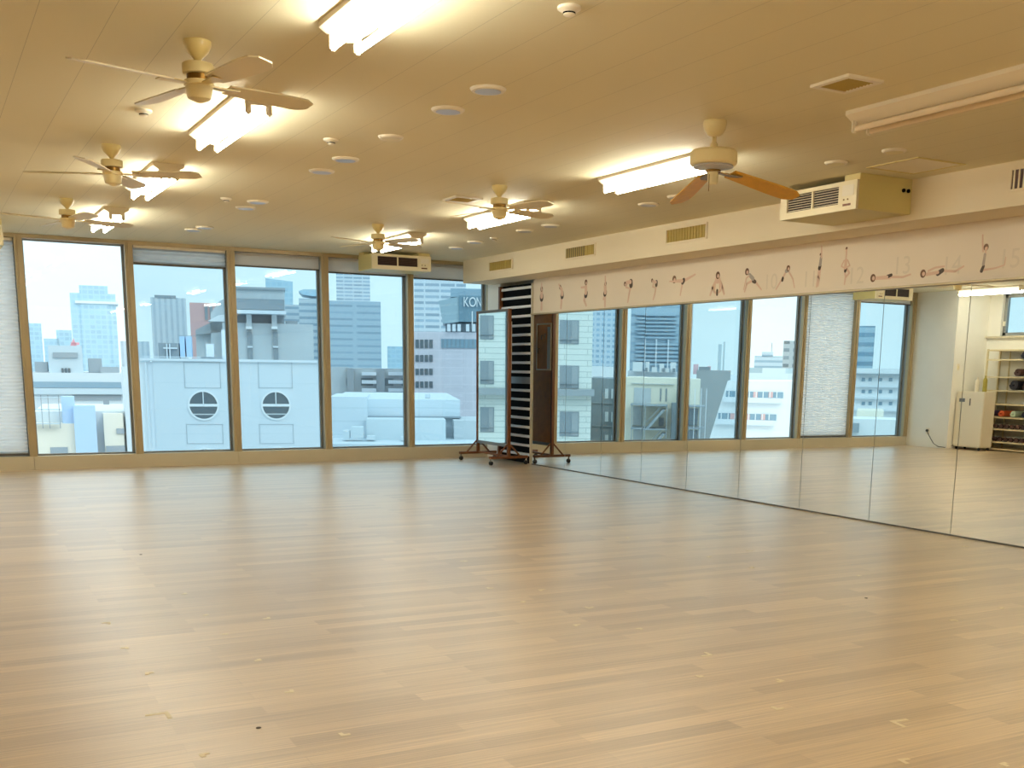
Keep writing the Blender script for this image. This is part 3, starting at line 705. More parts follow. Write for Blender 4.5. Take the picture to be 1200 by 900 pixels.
MB().tube([(-.3, .6, 0), (-.3, .6, 1.7)], .012, 8).build('rear_upright', M_rack, rk)
def rolled(label, y, z, r, m, l=.3):
    e = empty('rolled_mat', (-1.94, y, z)); setp(e, label, 'rolled mat', 'rolled mats on the rack')
    n = 60; mb = MB(); v = []; f = []
    for k in range(n+1):
        a = k/n*2*PI*3; rr = r*(.25+.75*k/n)
        for x in (-l, .02): v.append((x, rr*math.cos(a), rr*math.sin(a)))
    for k in range(n): f.append((2*k, 2*k+1, 2*k+3, 2*k+2))
    mb.add(v, f); o = mb.build('mat_roll', m, e)
    md = o.modifiers.new('Solidify', 'SOLIDIFY'); md.thickness = r*.18
    return e
mdark = mat('dark_navy_foam', '#262634', .7); mpurple = mat('purple_foam', '#57406a', .7); morange = mat('orange_foam', '#c0542a', .7); mmint = mat('pale_mint_foam', '#b9cdb6', .7); mbrown = mat('brown_foam', '#4a3029', .7)
for (lb, y, z, r, m) in (('dark rolled mat highest on the rack', 12.27, 1.54+.082, .07, mdark), ('brown rolled mat on the shelf below the highest mat', 12.37, 1.25+.085, .07, mbrown), ('large navy rolled mat on the middle rack shelf', 12.42, 1.02+.105, .09, mdark),
                      ('dark rolled mat beside the large navy mat', 12.18, 1.02+.09, .075, mbrown), ('purple rolled mat at the left end of the lower shelf', 12.86, .57+.073, .058, mpurple),
                      ('orange rolled mat on the lower shelf', 12.62, .57+.073, .058, morange), ('pale mint rolled mat on the lower shelf', 12.38, .57+.073, .058, mmint), ('navy rolled mat at the right of the lower shelf', 12.16, .57+.073, .058, mdark)):
    rolled(lb, y, z, r, m)
for z, lb in ((.37, 'small dark hand weight in the row on the second lowest rack shelf'), (.15, 'small dark hand weight in the row on the lowest rack shelf')):
    for k in range(9):
        y = 12.85-k*.11
        o = MB().lathe([(0, -.08), (.035, -.08), (.038, -.045), (.016, -.04), (.016, .04), (.038, .045), (.035, .08), (0, .08)], n=12, axis=0).build('hand_weight', mbrown, smooth=True, loc=(-2.04, y, z+.051))
        setp(o, lb, 'hand weight', 'hand weights, rack shelf at %d cm' % round(z*100))

# ------------------------------------------------------------------ tape marks on the floor
marks = [(220, 696), (245, 721), (130, 729), (150, 758), (266, 742), (317, 725), (307, 774), (170, 788), (345, 811), (197, 834), (400, 863), (232, 884), (545, 657), (572, 690), (592, 592), (377, 592),
         (699, 604), (732, 630), (827, 652), (878, 646), (877, 665), (1010, 675), (1131, 640), (630, 691), (609, 705), (690, 713), (671, 732), (751, 736), (836, 768), (820, 794), (920, 798), (910, 832), (1042, 845), (1051, 890), (1117, 726), (1169, 712), (1170, 895)]
big = {9: 'largest pale L-shaped tape mark, at the lower left of the floor', 32: 'pale L-shaped tape mark at the lower right, in front of the mirror wall', 28: 'pale L-shaped tape mark right of room centre on the floor', 25: 'pale L-shaped tape mark in the middle of the floor'}
for k, (px, py) in enumerate(marks):
    d = raydir(px, py); t = -CAMH/d.z; p = d*t
    s = {9: 1.5, 32: 1.4, 28: 1.1}.get(k, .5+.3*random.random()); fx = random.choice((-1, 1)); fy = random.choice((-1, 1))
    rz = random.uniform(-.2, .2)
    a, w = .055*s, .016
    mb = MB().prism([(0, 0), (fx*a, 0), (fx*a, fy*w), (fx*w, fy*w), (fx*w, fy*a), (0, fy*a)], 2, 0, .0012)
    o = mb.build('tape_mark', M_tape, loc=(p.x, p.y, 0)); o.rotation_euler = (0, 0, rz)
    setp(o, big.get(k, 'small pale scrap of L-shaped tape stuck on the wood floor'), 'tape mark', 'tape marks on the floor')
for k, (px, py, lb) in enumerate([(165, 650, 'tiny dark speck on the floor toward the left windows'), (303, 853, 'tiny dark speck on the floor at the lower left'), (1015, 701, 'tiny dark scuff on the floor at right')]):
    d = raydir(px, py); p = d*(-CAMH/d.z)
    o = MB().lathe([(.010, 0), (.009, .002), (0, .003)], n=10).build('floor_speck', M_spot, loc=(p.x, p.y, 0)); setp(o, lb, 'speck')

# ------------------------------------------------------------------ the city outside
GZ = -32.
def grnd():
    g = MB().box(-1500, 2500, 18, 3500, GZ-1, GZ).build('street_ground', mat('grey_city_ground', '#a9adb0', .8, noise=.1, nscale=.05)); setp(g, kind='structure')
grnd()
class Bld:
    """a building whose front stands at horizontal distance D, seen directly or in the wall mirror"""
    def __init__(s, name, label, x0, x1, yt, D, depth, m, refl=False, group=None, yaw=0., cat='building', zb=GZ, body='walls'):
        s.refl = refl; s.O = Vector((2*XM if refl else 0, 0, CAMH))
        a = s.dir((x0+x1)/2, 420); n = Vector((a.x, a.y, 0)).normalized()
        s.P = Vector((s.O.x, s.O.y, 0))+n*D
        c, q = math.cos(yaw), math.sin(yaw); s.n = Vector((n.x*c-n.y*q, n.x*q+n.y*c, 0))
        u = Vector((s.n.y, -s.n.x, 0)); s.u = -u if refl else u
        s.D = D; s.m = m
        s.e = empty(name, (s.P.x, s.P.y, zb)); setp(s.e, label, cat, group); s.zb = zb
        s.origin = Vector((s.P.x, s.P.y, zb))
        s.x = (x0, x1); s.top = s.pix((x0+x1)/2, yt)[1]
        if body:
            a0 = s.pix(x0, 420)[0]; a1 = s.pix(x1, 420)[0]
            s.raw(body, a0, a1, 0, depth, zb, s.top, m)
    def dir(s, px, py):
        if s.refl: py = py+min(3.8, max(0, (px-660)*.0175))
        d = raydir(px, py)
        return Vector((-d.x, d.y, d.z)) if s.refl else d
    def pix(s, px, py):
        d = s.dir(px, py); t = (s.P-s.O).dot(s.n)/d.dot(s.n); p = s.O+d*t
        return (p-s.P).dot(s.u), p.z
    def W(s, a, b, z): return s.P+s.u*a+s.n*b+Vector((0, 0, z))-s.origin
    def rawmb(s, mb, a0, a1, b0, b1, z0, z1):
        A, B = min(a0, a1), max(a0, a1)
        v = [s.W(a, b, z) for z in (z0, z1) for b in (b0, b1) for a in (A, B)]
        F_ = [(0, 1, 5, 4), (2, 3, 7, 6), (0, 2, 6, 4), (1, 3, 7, 5), (0, 1, 3, 2), (4, 5, 7, 6)]
        def uv(i):
            a = (A, B)[i & 1]; b = (b0, b1)[(i >> 1) & 1]; z = (z0, z1)[(i >> 2) & 1]; return a, b, z
        U = []
        for k, f in enumerate(F_):
            r = []
            for i in f:
                a, b, z = uv(i); r.append((a, z) if k < 2 else ((b, z) if k < 4 else (a, b)))
            U.append(r)
        return mb.add(v, F_, 0, U)
    def raw(s, name, a0, a1, b0, b1, z0, z1, m, parent=None):
        return s.rawmb(MB(), a0, a1, b0, b1, z0, z1).build(name, m, parent or s.e)
    def box(s, name, x0, y0, x1, y1, b0, b1, m, parent=None, base=False):
        ym = (y0+min(y1, 535))/2
        a0 = s.pix(x0, ym)[0]; a1 = s.pix(x1, ym)[0]; zt = s.pix((x0+x1)/2, y0)[1]; zb = s.pix((x0+x1)/2, y1)[1]
        return s.raw(name, a0, a1, b0, b1, s.zb if base else zb, zt, m, parent)
    def prism(s, name, poly, b0, b1, m, parent=None):
        pts = [s.pix(*p) for p in poly]; n = len(pts)
        v = [s.W(a, b0, z) for a, z in pts]+[s.W(a, b1, z) for a, z in pts]
        U = [[pts[i] for i in range(n)][::-1], pts]+[[(b0, pts[i][1]), (b0, pts[(i+1) % n][1]), (b1, pts[(i+1) % n][1]), (b1, pts[i][1])] for i in range(n)]
        return MB().add(v, [tuple(range(n))[::-1], tuple(range(n, 2*n))]+[(i, (i+1) % n, n+(i+1) % n, n+i) for i in range(n)], 0, U).build(name, m, parent or s.e)

C_office = mat('city_pale_blue_grey_render', '#c3d3db', .7); C_office2 = mat('city_pale_grey_panel', '#d3dde2', .7); C_white = mat('city_white_render', '#eef0f2', .7); C_white2 = mat('city_pale_panel', '#e2e8ee', .6)
C_glass = mat('city_dark_glass', '#55646e', .12, .0, spec=.8); C_glass2 = mat('city_blue_glass', '#86a3b4', .15, spec=.8)
C_band = mat('city_pale_blue_band', '#a9c0cf', .4); C_conc = mat('city_concrete', '#c8ced2', .8, noise=.05, nscale=.4); C_conc2 = mat('city_dark_concrete', '#a5acb1', .8, noise=.05, nscale=.4)
C_grey = mat('city_grey_metal', '#9aa6ae', .5); C_dark = mat('city_hazed_charcoal', '#929da5', .7)  # charcoal paled toward blue-grey, haze mixed into the colour
C_pink = mat('city_pale_pink_sign', '#f2ccd6', .6); C_mast = mat('city_pale_mast', '#c9d8de', .7)
C_blue = mat('city_light_blue_panel', '#b6d2ee', .6); C_cream = mat('city_cream_render', '#ece6d6', .7)
C_pinkw = facade('city_pinkish_tile', '#e6dfe6', '#d8d2da', 1.6, 1.2, .96, .93, .5, var=.03)
C_red = mat('city_hazed_brick', '#dcb2b0', .8); C_redsign = mat('city_red_sign', '#e8a4ae', .6)  # brick paled, with distance haze put into its colour
C_tow1 = facade('tower_hazed_blue_curtain', '#bedbe8', '#b2d3e4', 4, 3.6, .8, .7, .35, var=.08)  # tower colours paled and flattened to stand in for distance haze
C_tow2 = facade('tower_hazed_grey_fins', '#d2dce2', '#bccad4', 3.2, 4, .45, 1, .5, var=.05)
C_tow3 = facade('tower_hazed_balconies', '#dfe6ec', '#a9bccb', 4.5, 1.7, .9, .45, .5, var=.15)
C_tow4 = facade('slab_hazed_rows', '#b2c7d4', '#9ab3c3', 11, 2.4, .86, .3, .4, var=.1)
C_tow5 = facade('tower_hazed_fine_grid', '#c9d8e4', '#9dbbd0', 1.25, 1.2, .6, .5, .4, var=.15)
C_tow6 = facade('tower_hazed_bands', '#cdd9e0', '#9fb6c4', 40, 3.4, 1, .4, .4, var=.05)
C_apt = facade('apartment_grey_grid', '#b9bec0', '#7f8a90', 3.4, 2.8, .6, .45, .6, var=.3)
C_panel = facade('white_metal_panel', '#d3dbe2', '#dbe2e8', 7, 3.4, .992, .985, .5, var=.012)
C_tile = brickmat('white_long_tile', '#e9ece6', '#e2e6e0', '#bcc3be', 3.0, .36, .022)
C_low = facade('white_ribbed_roofing', '#d0dbe2', '#d9e3ea', 30, 1.1, 1, .9, .5, var=.02)

# --- straight through the windows, far
b = Bld('glass_tower', 'tall pale blue tower in the clear left window', 98, 131, 335, 900, 40, C_tow1); b.box('lower_block', 86, 344, 139, 480, 1, 38, C_tow1, base=True); b.box('crown_band', 88, 353, 138.5, 356, -1, 38, C_white)
Bld('office_tower', 'small distant tower at the left of the clear window', 33, 51, 379, 1000, 40, C_tow1)
b = Bld('distant_block', 'low distant block left of the pale blue tower', 68, 86, 387, 1000, 30, C_tow1); b.box('annex', 52, 397, 70, 420, 0, 30, C_tow1, base=True)
Bld('distant_block', 'small distant block behind the second mullion', 142, 176, 400, 800, 30, C_tow2)
b = Bld('grey_tower', 'grey ribbed tower in the second clear-sky window', 180, 221, 349, 700, 40, C_tow2); b.box('parapet', 181, 346, 206, 350, 0, 30, C_grey)
b = Bld('brick_tower', 'reddish brick tower beside the grey ribbed tower', 225, 258, 355, 620, 40, C_red)
for k in range(3): b.box('window_strip', 240+k*6, 359, 243.5+k*6, 375, -.6, .5, C_dark)
b = Bld('slanted_tower', 'distant glass tower with a slanted top above the concrete building', 311, 343, 340, 800, 40, None, body=None); b.prism('walls', [(311, 326), (343, 330), (345, 468), (313, 468)], 0, 40, C_tow1)
b = Bld('round_top_tower', 'distant tower with a rounded crown in the third window', 352, 378, 350, 600, 30, C_tow6); b.prism('crown', [(350, 341), (356, 339), (378, 339), (378, 347), (366, 347), (354, 345)], 0, 25, C_tow1)
Bld('low_tower', 'distant white tower behind the concrete building', 333, 352, 357, 640, 30, C_tow6)
b = Bld('residential_tower', 'tall balconied tower at the left of the fourth window', 396, 435, 318, 560, 40, C_tow3)
b = Bld('office_slab', 'broad blue-grey office slab in the fourth window', 386, 447, 353, 420, 50, C_tow4)
Bld('distant_block', 'small blue block far off beside the office slab', 454, 474, 406, 900, 30, C_tow1)
b = Bld('residential_tower', 'very tall balconied tower behind the lettered building', 486, 546, 300, 330, 30, C_tow3)
# --- clear window foreground
b = Bld('white_office', 'white rooftop block with a red antenna in the clear left window', 36, 148, 437, 260, 40, C_office2)
b.box('penthouse', 57, 405, 97, 440, 1, 25, C_office)
b.box('louvre', 62, 413, 91, 419, .5, 1.5, C_grey)
for k in range(3): b.box('window', 72+k*4, 431.5, 74.5+k*4, 437, .6, 1.2, C_glass)
s_ = b.box('ribbon_window', 38, 447.5, 142, 454.5, -.4, .5, C_glass2)
b.box('ledge', 36, 455, 148, 462, -1.2, 0, C_office); b.box('ribbon_window', 85, 463, 142, 469, -.3, .5, C_grey)
b.prism('red_antenna', [(82, 405), (86, 396), (90, 405)], 3, 4, C_redsign); b.box('red_sign', 83, 401, 93, 404, 3, 4, C_redsign)
b.box('water_tank', 40, 424, 55, 436, 4, 12, C_grey); b.box('roof_hut', 104, 420, 120, 437, 4, 14, C_grey); b.box('roof_rail', 118, 430, 140, 437, 2, 3, C_grey)
b = Bld('plant_building', 'white plant building with a pale blue duct, low in the clear left window', 36, 166, 482, 110, 20, C_office2)
b.box('blue_duct', 88, 474, 113, 545, -3, -1, C_blue); b.box('blue_tank', 73, 464, 88, 495, -2, 0, C_blue)
b.box('cream_wall', 43, 495, 92, 545, -2.2, 0, C_cream); b.box('window', 60, 522, 80, 530, -2.4, -2.1, C_grey)
b.box('cream_wing', 122, 484, 145, 545, -1.5, 0, C_cream); b.box('window', 136, 501, 145, 507, -1.7, -1.4, C_grey); b.box('window', 124, 521, 146, 528, -1.7, -1.4, C_grey); b.box('window', 121, 469, 128, 474, -.2, .2, C_dark)
for x in (50, 58, 70): b.box('scaffold_pole', x, 462, x+.9, 500, -3, -2.9, C_grey)
for y in (464, 478, 494): b.box('scaffold_deck', 42, y, 72, y+1.2, -3, -2.5, C_office)
b.box('corner_pier', 146, 430, 161, 545, -2, 3, C_office2)
# --- white building with portholes
b = Bld('porthole_building', 'white panelled building with round porthole windows', 178, 386, 423, 78, 6.5, C_panel)
b.box('parapet_cap', 164, 421, 386, 424, -.2, 6.5, C_white2); b.box('stained_return', 165, 424, 178.3, 560, .15, 6.5, C_white); b.box('corner_strip', 176, 424, 186, 560, .1, 4, C_white2)
b.box('drain_pipe', 172.3, 424, 174.2, 560, -.1, .15, C_white2)
for (cx, cy, r) in ((238.5, 475, 17.5), (323.5, 475, 16.8), (240.5, 542, 17.5), (325.5, 541, 16.8)):
    a, z = b.pix(cx, cy); a2, _ = b.pix(cx+r, cy); R_ = abs(a2-a)
    def ring(r0, r1, d0, d1):
        mb = MB(); n = 36; v = []; f = []
        for k in range(n):
            t = 2*PI*k/n
            for rr, d in ((r0, d0), (r1, d0), (r1, d1), (r0, d1)): v.append(b.W(a+rr*math.cos(t), d, z+rr*math.sin(t)))
        for k in range(n):
            for j in range(4): f.append((4*k+j, 4*k+(j+1) % 4, 4*((k+1) % n)+(j+1) % 4, 4*((k+1) % n)+j))
        return mb.add(v, f)
    wdw = ring(R_*.93, R_*1.04, -.12, .05).build('porthole_window', C_white, b.e)
    n = 36; MB().add([b.W(a+R_*.94*math.cos(2*PI*k/n), -.03, z+R_*.94*math.sin(2*PI*k/n)) for k in range(n)]+[b.W(a+R_*.94*math.cos(2*PI*k/n), .02, z+R_*.94*math.sin(2*PI*k/n)) for k in range(n)], [tuple(range(n))]+[tuple(range(n, 2*n))]+[(k, (k+1) % n, n+(k+1) % n, n+k) for k in range(n)]).build('porthole_pane', C_glass, wdw)
    b.raw('transom', a-R_*.93, a+R_*.93, -.1, 0, z-R_*.08, z+R_*.1, C_white, wdw)
    b.raw('glazing_bar', a-.03, a+.03, -.1, 0, z, z+R_*.93, C_white, wdw)
    b.raw('inner_rail', a-R_*.7, a+R_*.7, -.06, -.02, z-R_*.66, z-R_*.58, C_conc, wdw)
C_line = mat('city_panel_joint', '#b5bdc4', .7)
for (x0, y0, x1, y1) in ((215, 424, 259, 455), (218, 497, 262, 520), (302, 424, 343, 455), (303.5, 497, 344.5, 520)):
    mb = MB(); a0, zt = b.pix(x0, y0); a1, zb_ = b.pix(x1, y1)
    for q in ((a0, a1, zt-.04, zt), (a0, a1, zb_, zb_+.04), (a0, a0+.04, zb_, zt), (a1-.04, a1, zb_, zt)): b.rawmb(mb, q[0], q[1], -.03, 0, q[2], q[3])
    mb.build('panel_joint', C_line, b.e)
rf = []
for (nm, x0, y0, x1, y1, m) in (('rooftop_chiller', 182, 401, 207, 421.5, C_dark), ('roof_tank', 208, 393, 214, 418, C_blue), ('roof_tank', 216, 393, 222, 418, C_blue), ('roof_box', 240, 402, 249.5, 418.5, C_white2), ('roof_hut', 259, 385, 270, 421, C_white2), ('roof_duct', 234, 418, 262, 421.5, C_grey)):
    b.box(nm, x0, y0, x1, y1, 3, 5, m)
for x in (192, 195.5): b.box('chiller_frame', x, 402, x+1.2, 421.5, 2.7, 3, C_white2)
b.box('chiller_frame', 188, 406.5, 205, 408, 2.7, 3, C_white2)
b.box('roof_rail', 206, 392, 232, 392.6, 3, 3.1, C_grey); b.box('roof_rail', 165, 417.8, 234, 418.6, 1, 1.1, C_white2)
# --- concrete buildings above it
b = Bld('concrete_building', 'grey concrete building with a dark banded top storey above the portholes', 262, 368, 379, 130, 30, C_conc)
b.box('upper_storey', 270, 339, 333.5, 364, -1, 18, C_conc); b.box('dark_band', 270, 351, 333, 363.5, -1.3, -1, C_dark); b.box('roof_cap', 270, 337.5, 334, 340, -1.4, 18, C_conc2)
b.box('white_ledge', 270, 364.5, 335, 368.5, -2, 10, C_white2); b.box('recess', 270, 368.5, 333, 379, 1, 10, C_dark)
for x in (289, 318.5): b.box('column', x, 368.5, x+6, 386, -.8, 1, C_conc); b.box('column_cap', x-.5, 383, x+6.5, 386, -1.2, 0, C_white)
for x in (290, 320): b.box('slot_window', x, 389, x+6, 423, -.2, .3, C_dark); b.box('slot_rail', x, 405.5, x+6, 407.5, -.4, 0, C_white2)
b.prism('gable_wing', [(246, 366), (256, 352), (270, 345), (270, 424), (246, 424)], 2, 20, C_conc)
b.prism('pale_roof', [(243, 376), (256, 369), (270, 368), (270, 377)], .5, 6, C_white); b.box('lower_wing', 228, 386, 262, 424, 3, 20, C_conc)
b.prism('stair_ramp', [(228, 386), (246, 377), (262, 377), (262, 388), (228, 392)], 2, 3, C_conc2)
b.box('roof_vent', 336, 374, 350, 379, 5, 8, C_conc2)
# --- right two windows
b = Bld('apartment_block', 'grey mid-rise apartment block below the office slab', 405, 478, 432, 190, 20, C_apt)
b.box('blank_wall', 441, 432, 451, 475, -.6, 0, C_conc2); b.box('side_wing', 386, 430, 406, 475, 1, 18, C_conc)
for k in range(3):
    b.box('balcony', 424, 436+k*9.5, 441, 440+k*9.5, -1.4, 0, C_white2); b.box('balcony', 455, 436+k*9.5, 472, 440+k*9.5, -1.4, 0, C_white2)
b.box('stair_tower', 407, 432, 415, 475, -1, 0, C_conc2)
b = Bld('low_white_hall', 'low white hall with ribbed roof in front of the apartments', 388, 539, 468, 95, 25, C_low)
b.box('front_wing', 431, 489, 520, 530, -4, 0, C_office2); b.box('gutter', 431, 487.6, 540, 489.5, -.5, 0, C_grey); b.box('left_wing', 388, 464.5, 431, 520, -1.5, 10, C_low)
b.box('grey_wing', 530, 491, 562, 515, -3, 5, C_conc); b.box('terrace', 386, 512, 562, 560, -9, 0, C_office2)
b.box('roof_unit', 500, 463.5, 506, 468, 4, 5, C_office2); b.box('pink_panel', 512, 512, 516, 520, -9.3, -9, C_red)
for (x0, x1, y0, y1) in ((415, 428, 496, 508), (406, 413, 500, 509), (432, 441, 506, 510), (470, 480, 507, 511)): b.box('roof_unit', x0, y0, x1, y1, -6, -4.5, C_office2)
b = Bld('lettered_building', 'pale pink tiled office building with white letters on a dark roof box', 484, 572, 389, 160, 30, C_pinkw)
for r, (y0, y1) in enumerate(((398, 408), (416, 424), (432, 439.5), (447, 454.5), (462, 469.5))):
    for c in range(4): b.box('window', 487+c*5.4, y0, 490.8+c*5.4, y1, -.15, .2, C_glass)
bw = b.box('band_window', 517, 397.5, 572, 408, -.15, .2, C_glass2)
for k in range(10): b.box('glazing_bar', 519+k*5, 397.5, 519.6+k*5, 408, -.25, -.1, C_dark, bw)
C_sign = mat('city_slate_cladding', '#7794a3', .4); C_sign2 = mat('city_pale_slate_cladding', '#a4b9c2', .4)
b.box('roof_box', 538, 346, 575, 377, 1, 14, C_sign); b.prism('roof_box_side', [(514, 352), (538, 347), (538, 377), (519, 379)], 1.2, 12, C_sign2)
b.box('roof_plant', 528, 336, 575, 346, 4, 12, C_tow6); b.box('undercroft', 522, 378, 572, 388.5, 2, 10, C_dark)
for x in (524, 530, 536, 546, 553): b.box('roof_unit', x, 380, x+4, 388.5, -.5, 1, C_white2)
b.box('flagpole', 552.8, 365, 554, 386, -.5, -.3, C_white)
a0 = b.pix(543.5, 353)[0]; a1 = b.pix(564.3, 353)[0]; zt = b.pix(554, 348)[1]; zb_ = b.pix(554, 359)[1]
for ch, f0, f1 in (('K', 0, .29), ('O', .31, .70), ('N', .73, 1.0)):
    vs, fs = text_mesh(ch, 1, .04)
    w0 = min(p.x for p in vs); w1 = max(p.x for p in vs); h0 = min(p.y for p in vs); h1 = max(p.y for p in vs)
    MB().add([b.W(a0+(a1-a0)*(f0+(f1-f0)*(p.x-w0)/(w1-w0)), .8-p.z*3, zb_+(zt-zb_)*(p.y-h0)/(h1-h0)) for p in vs], fs).build('roof_letter', C_white, b.e)
# --- seen in the wall mirror
K = dict(refl=True)
b = Bld('tiled_building', 'white tiled building with square dark balcony openings in the mirror', 520, 694, 320, 72, 20, C_tile, **K)
b.box('cornice', 519, 455, 695.5, 462.5, -.9, 0, C_conc2)
def opening(x0, y0, x1, y1):
    o = b.box('balcony_opening', x0, y0, x1, y1, -.06, .0, C_dark)
    b.box('balcony_rail', x0, y1-6, x1, y1-5.2, -.2, -.06, C_grey, o)
    b.box('curtain', x0+(x1-x0)*.62, y0+1, x1-1, y1-1, -.1, -.06, C_conc2, o)
for (y0, y1) in ((375, 403), (428, 455), (482, 511)):
    opening(656, y0, 678.5, y1)
    opening(574, y0-5, 590, y1-5); opening(603.5, y0-5, 620, y1-5); opening(634, y0-2, 650, y1-2)
b = Bld('grid_tower', 'pale blue tower with a fine window grid in the mirror', 686, 733, 330, 260, 25, C_tow5, **K)
b = Bld('white_rooftop', 'low white rooftop block below the fine-grid tower in the mirror', 693, 733, 428, 150, 10, C_white, **K)
b = Bld('dark_grey_building', 'dark grey building with pale windows beside the tiled facade in the mirror', 693.5, 728, 442, 82, 15, C_dark, **K)
for r in range(3):
    for x in (709, 716.5): b.box('window', x, 454+r*27, x+4, 465.5+r*27, -.15, .1, C_white2)
    b.box('string_course', 693.5, 470.5+r*27, 728, 471.5+r*27, -.15, .1, C_conc2)
b = Bld('banded_tower', 'tall blue tower with wide bands behind the cream building in the mirror', 738, 801, 335, 300, 30, C_tow4, **K)
for k in range(13): b.box('balcony_band', 745+((k % 2)*2), 365+k*4.4, 792, 367+k*4.4, -1, 0, C_band) if k < 7 else b.box('window_band', 745, 366+k*4.7, 796, 368.6+k*4.7, -1, 0, C_band)
for x in (755, 768, 782): b.box('pier', x, 394, x+1.6, 430, -1.4, 0, C_white2)
b = Bld('rooftop_plant', 'white rooftop machines above the cream building in the mirror', 736, 799, 432, 120, 12, C_white2, **K)
for (x0, x1, y0) in ((742, 753, 422), (757, 761, 421), (773, 778, 423), (786, 792, 421), (764, 770, 427), (780, 784, 428)): b.box('roof_machine', x0, y0, x1, 433, -2, 3, C_white)
for x in (756, 776, 788): b.box('vent_slot', x, 428, x+3, 432, -2.3, -2, C_dark)
b = Bld('cream_building', 'cream building with a grey outdoor fire stair in the mirror', 733, 800, 440, 75, 15, C_cream, **K)
b.box('string_course', 740, 446.5, 790, 447.3, -.2, 0, C_conc); b.box('garage_opening', 743, 452, 763, 470, -.05, .2, C_conc)
for x in (773.5, 780): b.box('slot_window', x, 452, x+1.8, 467, -.05, .2, C_dark)
for y in (470, 497): b.box('stair_landing', 740, y, 782, y+1.6, -2.5, 0, C_grey)
for x in (740.5, 753, 755.5, 780): b.box('stair_post', x, 470, x+.9, 528, -2.5, -2.3, C_grey)
for q in range(2):
    y = 471+27*q
    b.prism('stair_flight', [(757, y+26), (761, y+26), (780, y+4), (776, y+4)], -2.4, -1.4, C_grey); b.prism('stair_rail', [(757, y+19), (758, y+19), (775, y+1), (774, y+1)], -2.5, -2.4, C_grey)
    b.box('stair_back', 742, y+3, 752, y+25, -.1, .05, C_conc); b.box('doorway', 772, y+15, 778, y+25, -.1, .05, C_dark)
b.box('side_stair', 786, 468, 795, 530, -2, 0, C_dark)
b = Bld('dark_gable_building', 'plain dark grey windowless building in the mirror', 817, 857, 429, 95, 20, C_conc2, **K)
b.box('roof_box', 819, 425, 832, 429, 1, 4, C_dark); b.box('pink_sign', 812, 422, 818, 434, 2, 3, C_pink); b.box('pink_sign', 829, 424, 833, 429, 2, 3, C_pink)
b = Bld('balcony_block', 'narrow block with outdoor balconies and rails in the mirror', 803, 822, 440, 70, 8, C_cream, **K)
for y in (470, 495): b.box('balcony_slab', 803, y, 826, y+1.4, -2.2, 0, C_grey)
for x in (805, 813, 820, 826): b.box('balcony_post', x, 450, x+.8, 528, -2.2, -2, C_white2)
for y in (474, 500): b.box('opening', 806, y, 818, y+20, -.1, 0, C_dark)
b = Bld('slope_sided_building', 'white building with a sloping side and ribbon windows in the mirror', 850, 940, 441, 62, 15, None, body=None, **K)
b.prism('walls', [(853, 441), (936, 441), (950, 540), (822, 540)], 0, 15, C_white)
for (x0, y0, x1, y1) in ((851, 453, 918, 460), (842, 479, 910, 486)):
    w_ = b.box('ribbon_window', x0, y0, x1, y1, -.1, .1, C_glass2); b.box('spandrel', x0-3, y1, x1-2, y1+6, -.35, 0, C_white2)
    for k in range(8): b.box('window_bar', x0+3+k*8, y0, x0+4+k*8, y1, -.16, -.08, C_white, w_)
    for k in (1, 3, 5): b.box('curtain', x0+5+k*9, y0, x0+10+k*9, y1, -.14, -.08, C_red, w_)
b.box('roof_hut', 855, 434, 864, 441, 2, 5, C_white2)
Bld('distant_block', 'pale block with square windows above the sloping building in the mirror', 917, 936, 393, 420, 25, C_apt, **K)
b = Bld('distant_skyline_block', 'far pale skyline block with a mast in the mirror', 884, 918, 411, 700, 25, C_tow6, **K); b.box('mast', 904, 395, 904.8, 411, 3, 4, C_grey); b.box('annex', 893, 406, 906, 412, 0, 20, C_tow6)
Bld('pale_office', 'pale low office behind the sloping building in the mirror', 870, 945, 425, 200, 20, facade('pale_office_strip', '#dfe8ea', '#b8c9cf', 8, 4, .5, .35, .6, var=.2), **K)
b = Bld('lattice_mast', 'thin pale twin mast on the skyline in the mirror', 841, 845, 398, 900, 4, C_mast, cat='mast', **K); b.box('second_mast', 847, 395, 849, 440, 0, 4, C_mast, base=True)
b = Bld('blue_slab_tower', 'blue banded tower in the corner window of the mirror', 1000, 1023, 375, 520, 30, facade('blue_band_tower', '#a9c4d4', '#7f9fb4', 30, 4.2, 1, .45, .4, var=.05), **K)
b = Bld('white_strip_building', 'white building with rows of small windows in the corner window of the mirror', 990, 1070, 425, 170, 20, C_white, **K)
b.box('roof_edge', 990, 431, 1070, 433, -1, 0, C_grey)
for r in range(3):
    b.box('ledge', 1000, 445+r*14, 1070, 447+r*14, -.8, 0, C_white2)
    for x in (1010, 1018, 1030, 1042): b.box('window', x, 436+r*14, x+4, 440+r*14, -.12, .1, C_glass2)
b = Bld('yellowish_hut', 'low cream rooftop hut in the corner window of the mirror', 1008, 1040, 475, 110, 8, C_cream, **K); b.box('white_roof', 990, 482, 1062, 530, -6, 0, C_white); b.box('roof_unit', 998, 486, 1008, 496, -7, -6, C_grey)

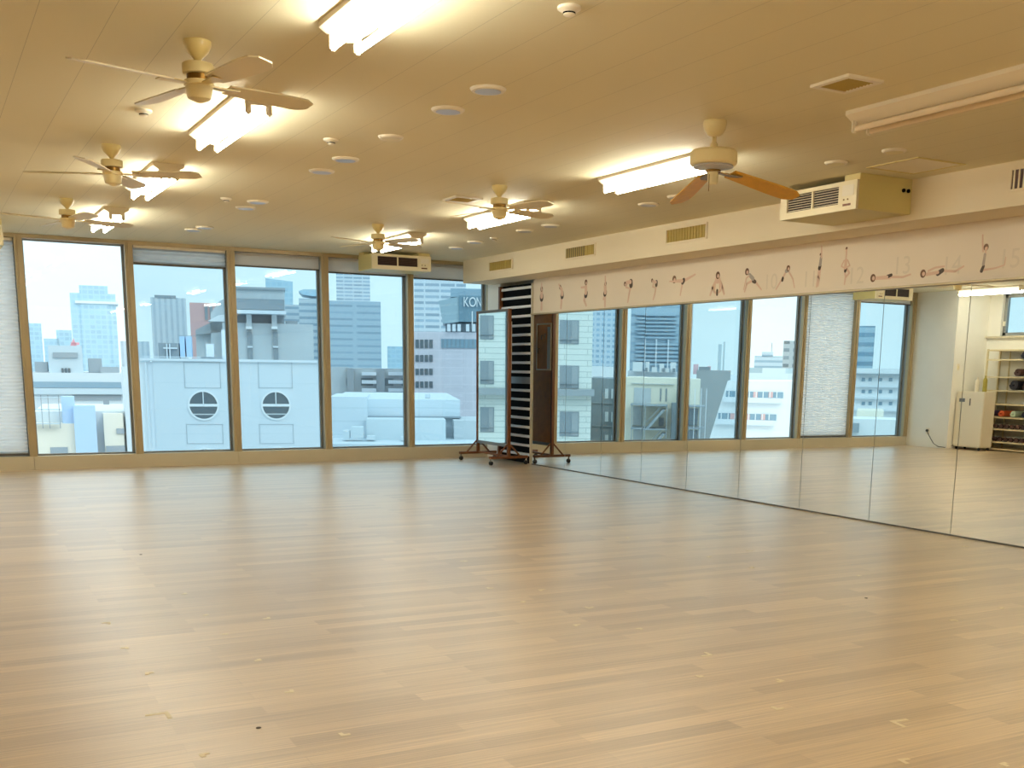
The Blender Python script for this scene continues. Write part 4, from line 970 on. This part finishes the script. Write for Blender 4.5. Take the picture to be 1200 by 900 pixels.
# ------------------------------------------------------------------ light
wd = bpy.data.worlds.new('overcast_sky'); scn.world = wd; wd.use_nodes = True; nt = wd.node_tree
bg = nt.nodes['Background']; bg.inputs['Strength'].default_value = SKY_S
tc = nt.nodes.new('ShaderNodeTexCoord'); s = nt.nodes.new('ShaderNodeSeparateXYZ'); nt.links.new(tc.outputs['Generated'], s.inputs[0])
mr = nt.nodes.new('ShaderNodeMapRange'); nt.links.new(s.outputs[2], mr.inputs[0]); mr.inputs[1].default_value = .12; mr.inputs[2].default_value = .9
mp = nt.nodes.new('ShaderNodeMapping'); mp.inputs['Scale'].default_value = (1, 1, 4); nt.links.new(tc.outputs['Generated'], mp.inputs[0])
nz = nt.nodes.new('ShaderNodeTexNoise'); nz.inputs['Scale'].default_value = 2.2; nz.inputs['Detail'].default_value = 4; nt.links.new(mp.outputs[0], nz.inputs['Vector'])
cl = nt.nodes.new('ShaderNodeMapRange'); nt.links.new(nz.outputs['Fac'], cl.inputs[0]); cl.inputs[1].default_value = .3; cl.inputs[2].default_value = .7; cl.inputs[3].default_value = .93; cl.inputs[4].default_value = 1.05
mx = nt.nodes.new('ShaderNodeMix'); mx.data_type = 'RGBA'; mx.inputs[6].default_value = SKY_H+(1,); mx.inputs[7].default_value = SKY_Z+(1,); nt.links.new(mr.outputs[0], mx.inputs[0])
ml = nt.nodes.new('ShaderNodeVectorMath'); ml.operation = 'SCALE'; nt.links.new(mx.outputs[2], ml.inputs[0]); nt.links.new(cl.outputs[0], ml.inputs['Scale'])
nt.links.new(ml.outputs[0], bg.inputs['Color'])
sun = bpy.data.lights.new('veiled_sun', 'SUN'); sun.energy = .8; sun.angle = math.radians(25); sun.color = (1, .97, .92)
so = bpy.data.objects.new('veiled_sun', sun); COL.objects.link(so)
so.rotation_euler = (Vector((-.25, 1, -.75))).to_track_quat('-Z', 'Y').to_euler(); so.location = (0, -20, 60)

# ------------------------------------------------------------------ render look
scn.view_settings.view_transform = 'Standard'; scn.view_settings.look = 'None'; scn.view_settings.gamma = 1; scn.view_settings.exposure = 0
scn.view_settings.use_curve_mapping = False
c = scn.cycles
c.max_bounces = 10; c.diffuse_bounces = 5; c.glossy_bounces = 6; c.transparent_max_bounces = 16; c.transmission_bounces = 6
c.sample_clamp_indirect = 6; c.caustics_reflective = False; c.caustics_refractive = False; c.blur_glossy = .5
c.use_denoising = True
